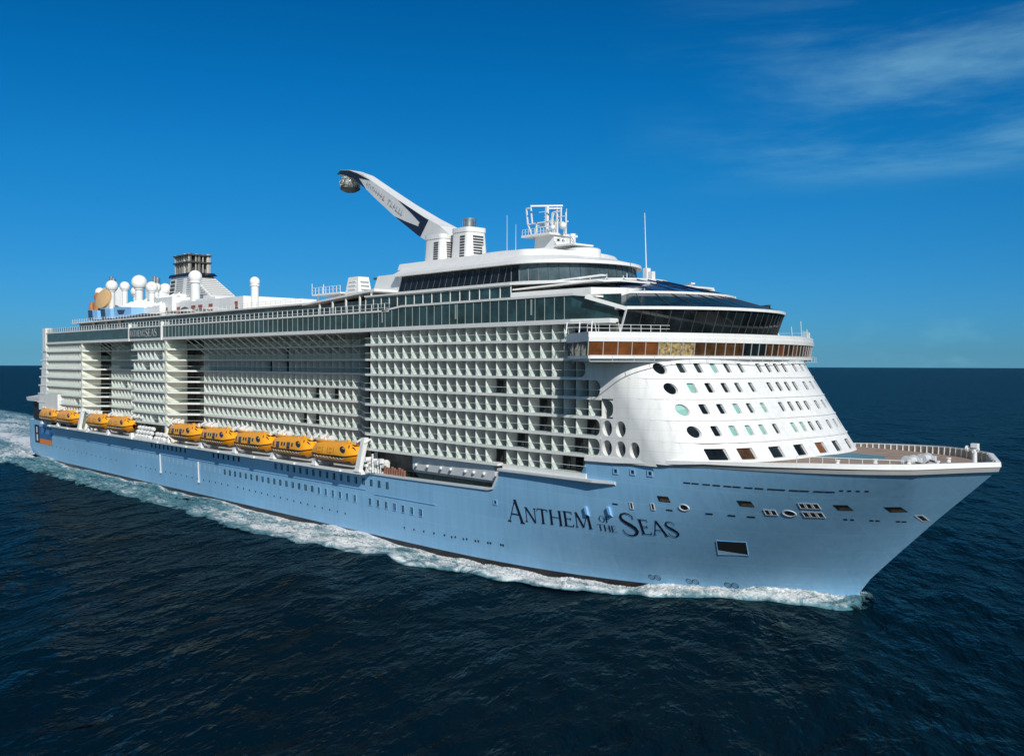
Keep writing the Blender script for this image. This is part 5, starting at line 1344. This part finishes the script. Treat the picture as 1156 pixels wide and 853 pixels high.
# white raft canisters in two heaps between the boat rows
b = B(); prof = [(.05, -.95), (.42, -.93), (.5, -.8), (.5, -.06), (.55, -.05), (.55, .05), (.5, .06), (.5, .8), (.42, .93), (.05, .95)]
b.loft([[(h, r_ * math.cos(2 * math.pi * k / 14), r_ * math.sin(2 * math.pi * k / 14)) for k in range(14)] for r_, h in prof], True, True)
can0 = b.make('liferaft_canister', None, WHITE, auto=40)
can0['category'] = 'life raft'; can0['group'] = 'white raft canisters between the lifeboat rows'; can0['label'] = 'white liferaft canister in the racks between the two lifeboat rows'
first = True
for x0, nx, nz in ((-196.5, 5, 3), (-183.5, 3, 2)):
    for i in range(nx):
        for j in range(nz):
            o = can0 if first else can0.copy()
            if not first: C.objects.link(o)
            first = False
            o.location = (x0 + i * 2.15, -23.2 + j * .42, 13.38 + j * 1.08)
            o.rotation_euler = (0, 0, 0)
b = B()
for x0, L_ in ((-197.8, 11.4), (-184.8, 7)):
    for yy in (-23.6, -22.0): b.box(x0, x0 + L_, yy - .1, yy + .1, 12.6, 12.92)
b.make('canister_rack', ship, WHITE)
# winch gear and clutter at the break of the promenade
b = B(); rnd = random.Random(11)
for i in range(16):
    x = -86.5 + rnd.random() * 4.6; y = -23.3 + rnd.random() * 1.8; z = 12.9 + rnd.random() * 2.3; s_ = .25 + rnd.random() * .5
    if i % 3: b.box(x - s_, x + s_, y - s_, y + s_, z - s_, z + s_ * .8)
    else: b.tube([(x, y - s_, z), (x, y + s_, z)], s_ * .8, 10)
    b.bar((x, y, 12.8), (x, y, z), .16)
b.bar((-84.4, -22.8, 12.8), (-84.4, -22.8, 16.3), .25); b.make('boat_winch', ship, WHITE, auto=40)
b = B()
for i in range(9): x = -81.5 + i * .75; b.box(x, x + .3, -22.3, -21.9, 12.8, 14.3 - (i % 3) * .2)
b.make('mooring_reel', ship, mat('rust_brown_reel', (.28, .13, .09), .6, var=.3, vscale=2))

# ------------------------------------------------------------------ wake: foam lying along the hull and streaming astern
def fo(x):   # outer edge distance from the centre line
    return interp(x, [(-700, 75), (-530, 60), (-420, 50), (-330, 40), (-260, 35), (-190, 34.5), (-112, 35), (-91, 34.5), (-79, 33), (-68, 30.8), (-55, 28), (-44, 25), (-37, 23.4), (-27, 19.6), (-18, 15.0), (-9, 9.6), (-4, 6.4), (0, 3.8), (2.2, 1.2)])
nx_, nt_ = 1150, 46
ux = np.concatenate([np.linspace(2.2, -110, 620), np.linspace(-110.4, -330, 400), np.linspace(-332, -700, 130)])
V = []; D = []; T = []
rs = np.random.RandomState(4)
rsn = rs.rand(997, 64) - .3; ph = rs.rand(30) * 6.28; kx = rs.rand(30) * 1.7 + .12; kt = rs.rand(30) * 14
for side in (-1, 1):
    for i, x in enumerate(ux):
        inn = hb(x, .4) - .35 if x > -300 else max(hb(-300, .4) * (1 - (-300 - x) / 10), 0)
        if x > 0: inn = 0
        out = fo(x) * .985 + .4 + .8 * math.sin(x * .35 + side) * math.sin(x * .083) + .5 * math.sin(x * .9 + 2) * math.sin(x * .21 + 1)
        out = max(out, inn + .5)
        for j in range(nt_):
            t = j / (nt_ - 1); y = inn + (out - inn) * t
            w_ = sum(math.sin(kx[q_] * x + kt[q_] * t + ph[q_]) for q_ in range(0, 30, 3)) / 4
            w2_ = 1.0
            crest = math.exp(-((t - .75) / .2) ** 2) * (.28 if x > -120 else .15); bowup = 1.7 * math.exp(-((x + 8) / 11) ** 2) * (1 - t) ** 1.2
            env = min(1, t * 6) * min(1, (1 - t) * 2.6)
            z = .12 + env * (.14 * w_ + .42 * w2_ * rsn[i % 997, j] + crest) + bowup * min(1, (1 - t) * 3) + .45 * (1 - t) * (1 if x > -60 else .4) * (.5 + .5 * math.sin(x * .5)) - .35 * max(0, t - .8) / .2
            V.append((x, side * y, z)); 
            dn = interp(x, [(-700, .75), (-430, .80), (-310, .84), (-280, .74), (-250, .66), (-190, .68), (-140, .82), (-110, .98), (-80, 1.04), (-50, 1.12), (-20, 1.18), (-3, 1.1), (-.5, .8), (1.0, .45), (2.2, 0.0)])
            prof = .70 + .30 * math.exp(-((t - .86) / .13) ** 2) + .30 * math.exp(-(t / .10) ** 2) - .20 * math.exp(-((t - .4) / .2) ** 2) * (0 if x < -300 else 1 if x < -60 else .2)
            edge = min(1, (1 - t) / .42) ** .8 * .75 + .25 * min(1, (1 - t) / .05)
            D.append(dn * prof * edge); T.append(t)
n1_ = len(ux); F = []
for s in range(2):
    o = s * n1_ * nt_
    for i in range(n1_ - 1):
        for j in range(nt_ - 1):
            a_ = o + i * nt_ + j; F.append((a_, a_ + 1, a_ + nt_ + 1, a_ + nt_))
V = np.array(V); V[:, 2] += np.maximum(sea_h(V[:, 0], V[:, 1]), -.25) + .10
me = bpy.data.meshes.new('wake_foam'); me.from_pydata(V.tolist(), [], F); me.polygons.foreach_set('use_smooth', [True] * len(F))
at = me.attributes.new('foam_amount', 'FLOAT', 'POINT'); at.data.foreach_set('value', D)
def foam_mat():
    m = bpy.data.materials.new('sea_foam'); m.use_nodes = True; N = m.node_tree.nodes; L = m.node_tree.links; b = N['Principled BSDF']
    g = N.new('ShaderNodeNewGeometry'); A = N.new('ShaderNodeAttribute'); A.attribute_name = 'foam_amount'
    def nz(sc, det, vec, rough, dist=0):
        v = N.new('ShaderNodeVectorMath'); v.operation = 'MULTIPLY'; v.inputs[1].default_value = vec; L.new(g.outputs['Position'], v.inputs[0])
        n = N.new('ShaderNodeTexNoise'); n.inputs['Scale'].default_value = sc; n.inputs['Detail'].default_value = det; n.inputs['Roughness'].default_value = rough; n.inputs['Distortion'].default_value = dist; L.new(v.outputs[0], n.inputs['Vector']); return n.outputs['Fac']
    def mth(op, a_, b_, cl=False):
        n = N.new('ShaderNodeMath'); n.operation = op; n.use_clamp = cl
        for i, q_ in enumerate((a_, b_)):
            if isinstance(q_, (int, float)): n.inputs[i].default_value = q_
            else: L.new(q_, n.inputs[i])
        return n.outputs[0]
    def rng_(a_, lo_, hi_):
        n = N.new('ShaderNodeMapRange'); n.interpolation_type = 'SMOOTHSTEP'; L.new(a_, n.inputs[0]); n.inputs[1].default_value = lo_; n.inputs[2].default_value = hi_; return n.outputs[0]
    fine = nz(.55, 8, (.55, 1, 1), .68, .8); big = nz(.09, 4, (.35, 1, 1), .55, .4)
    v1 = mth('ADD', mth('MULTIPLY', fine, 1.5), mth('MULTIPLY', big, .8))     # about 1.15 on average
    val = mth('ADD', v1, A.outputs['Fac'])
    white = rng_(val, 1.58, 1.98); teal = rng_(val, 1.24, 1.58)
    mc = N.new('ShaderNodeMix'); mc.data_type = 'RGBA'; mc.inputs[6].default_value = (.085, .235, .285, 1); mc.inputs[7].default_value = (.80, .83, .83, 1); L.new(white, mc.inputs[0])
    L.new(mc.outputs[2], b.inputs['Base Color']); b.inputs['Roughness'].default_value = .6
    L.new(mth('MULTIPLY', teal, .94), b.inputs['Alpha'])
    bp = N.new('ShaderNodeBump'); bp.inputs['Strength'].default_value = 1.0; bp.inputs['Distance'].default_value = 1.2; L.new(fine, bp.inputs['Height']); L.new(bp.outputs[0], b.inputs['Normal'])
    return m
me.materials.append(foam_mat())
wake = bpy.data.objects.new('wake_foam', me); C.objects.link(wake); wake['kind'] = 'stuff'; wake['label'] = 'white foam and churned teal water along the waterline and astern'; wake['category'] = 'wake'
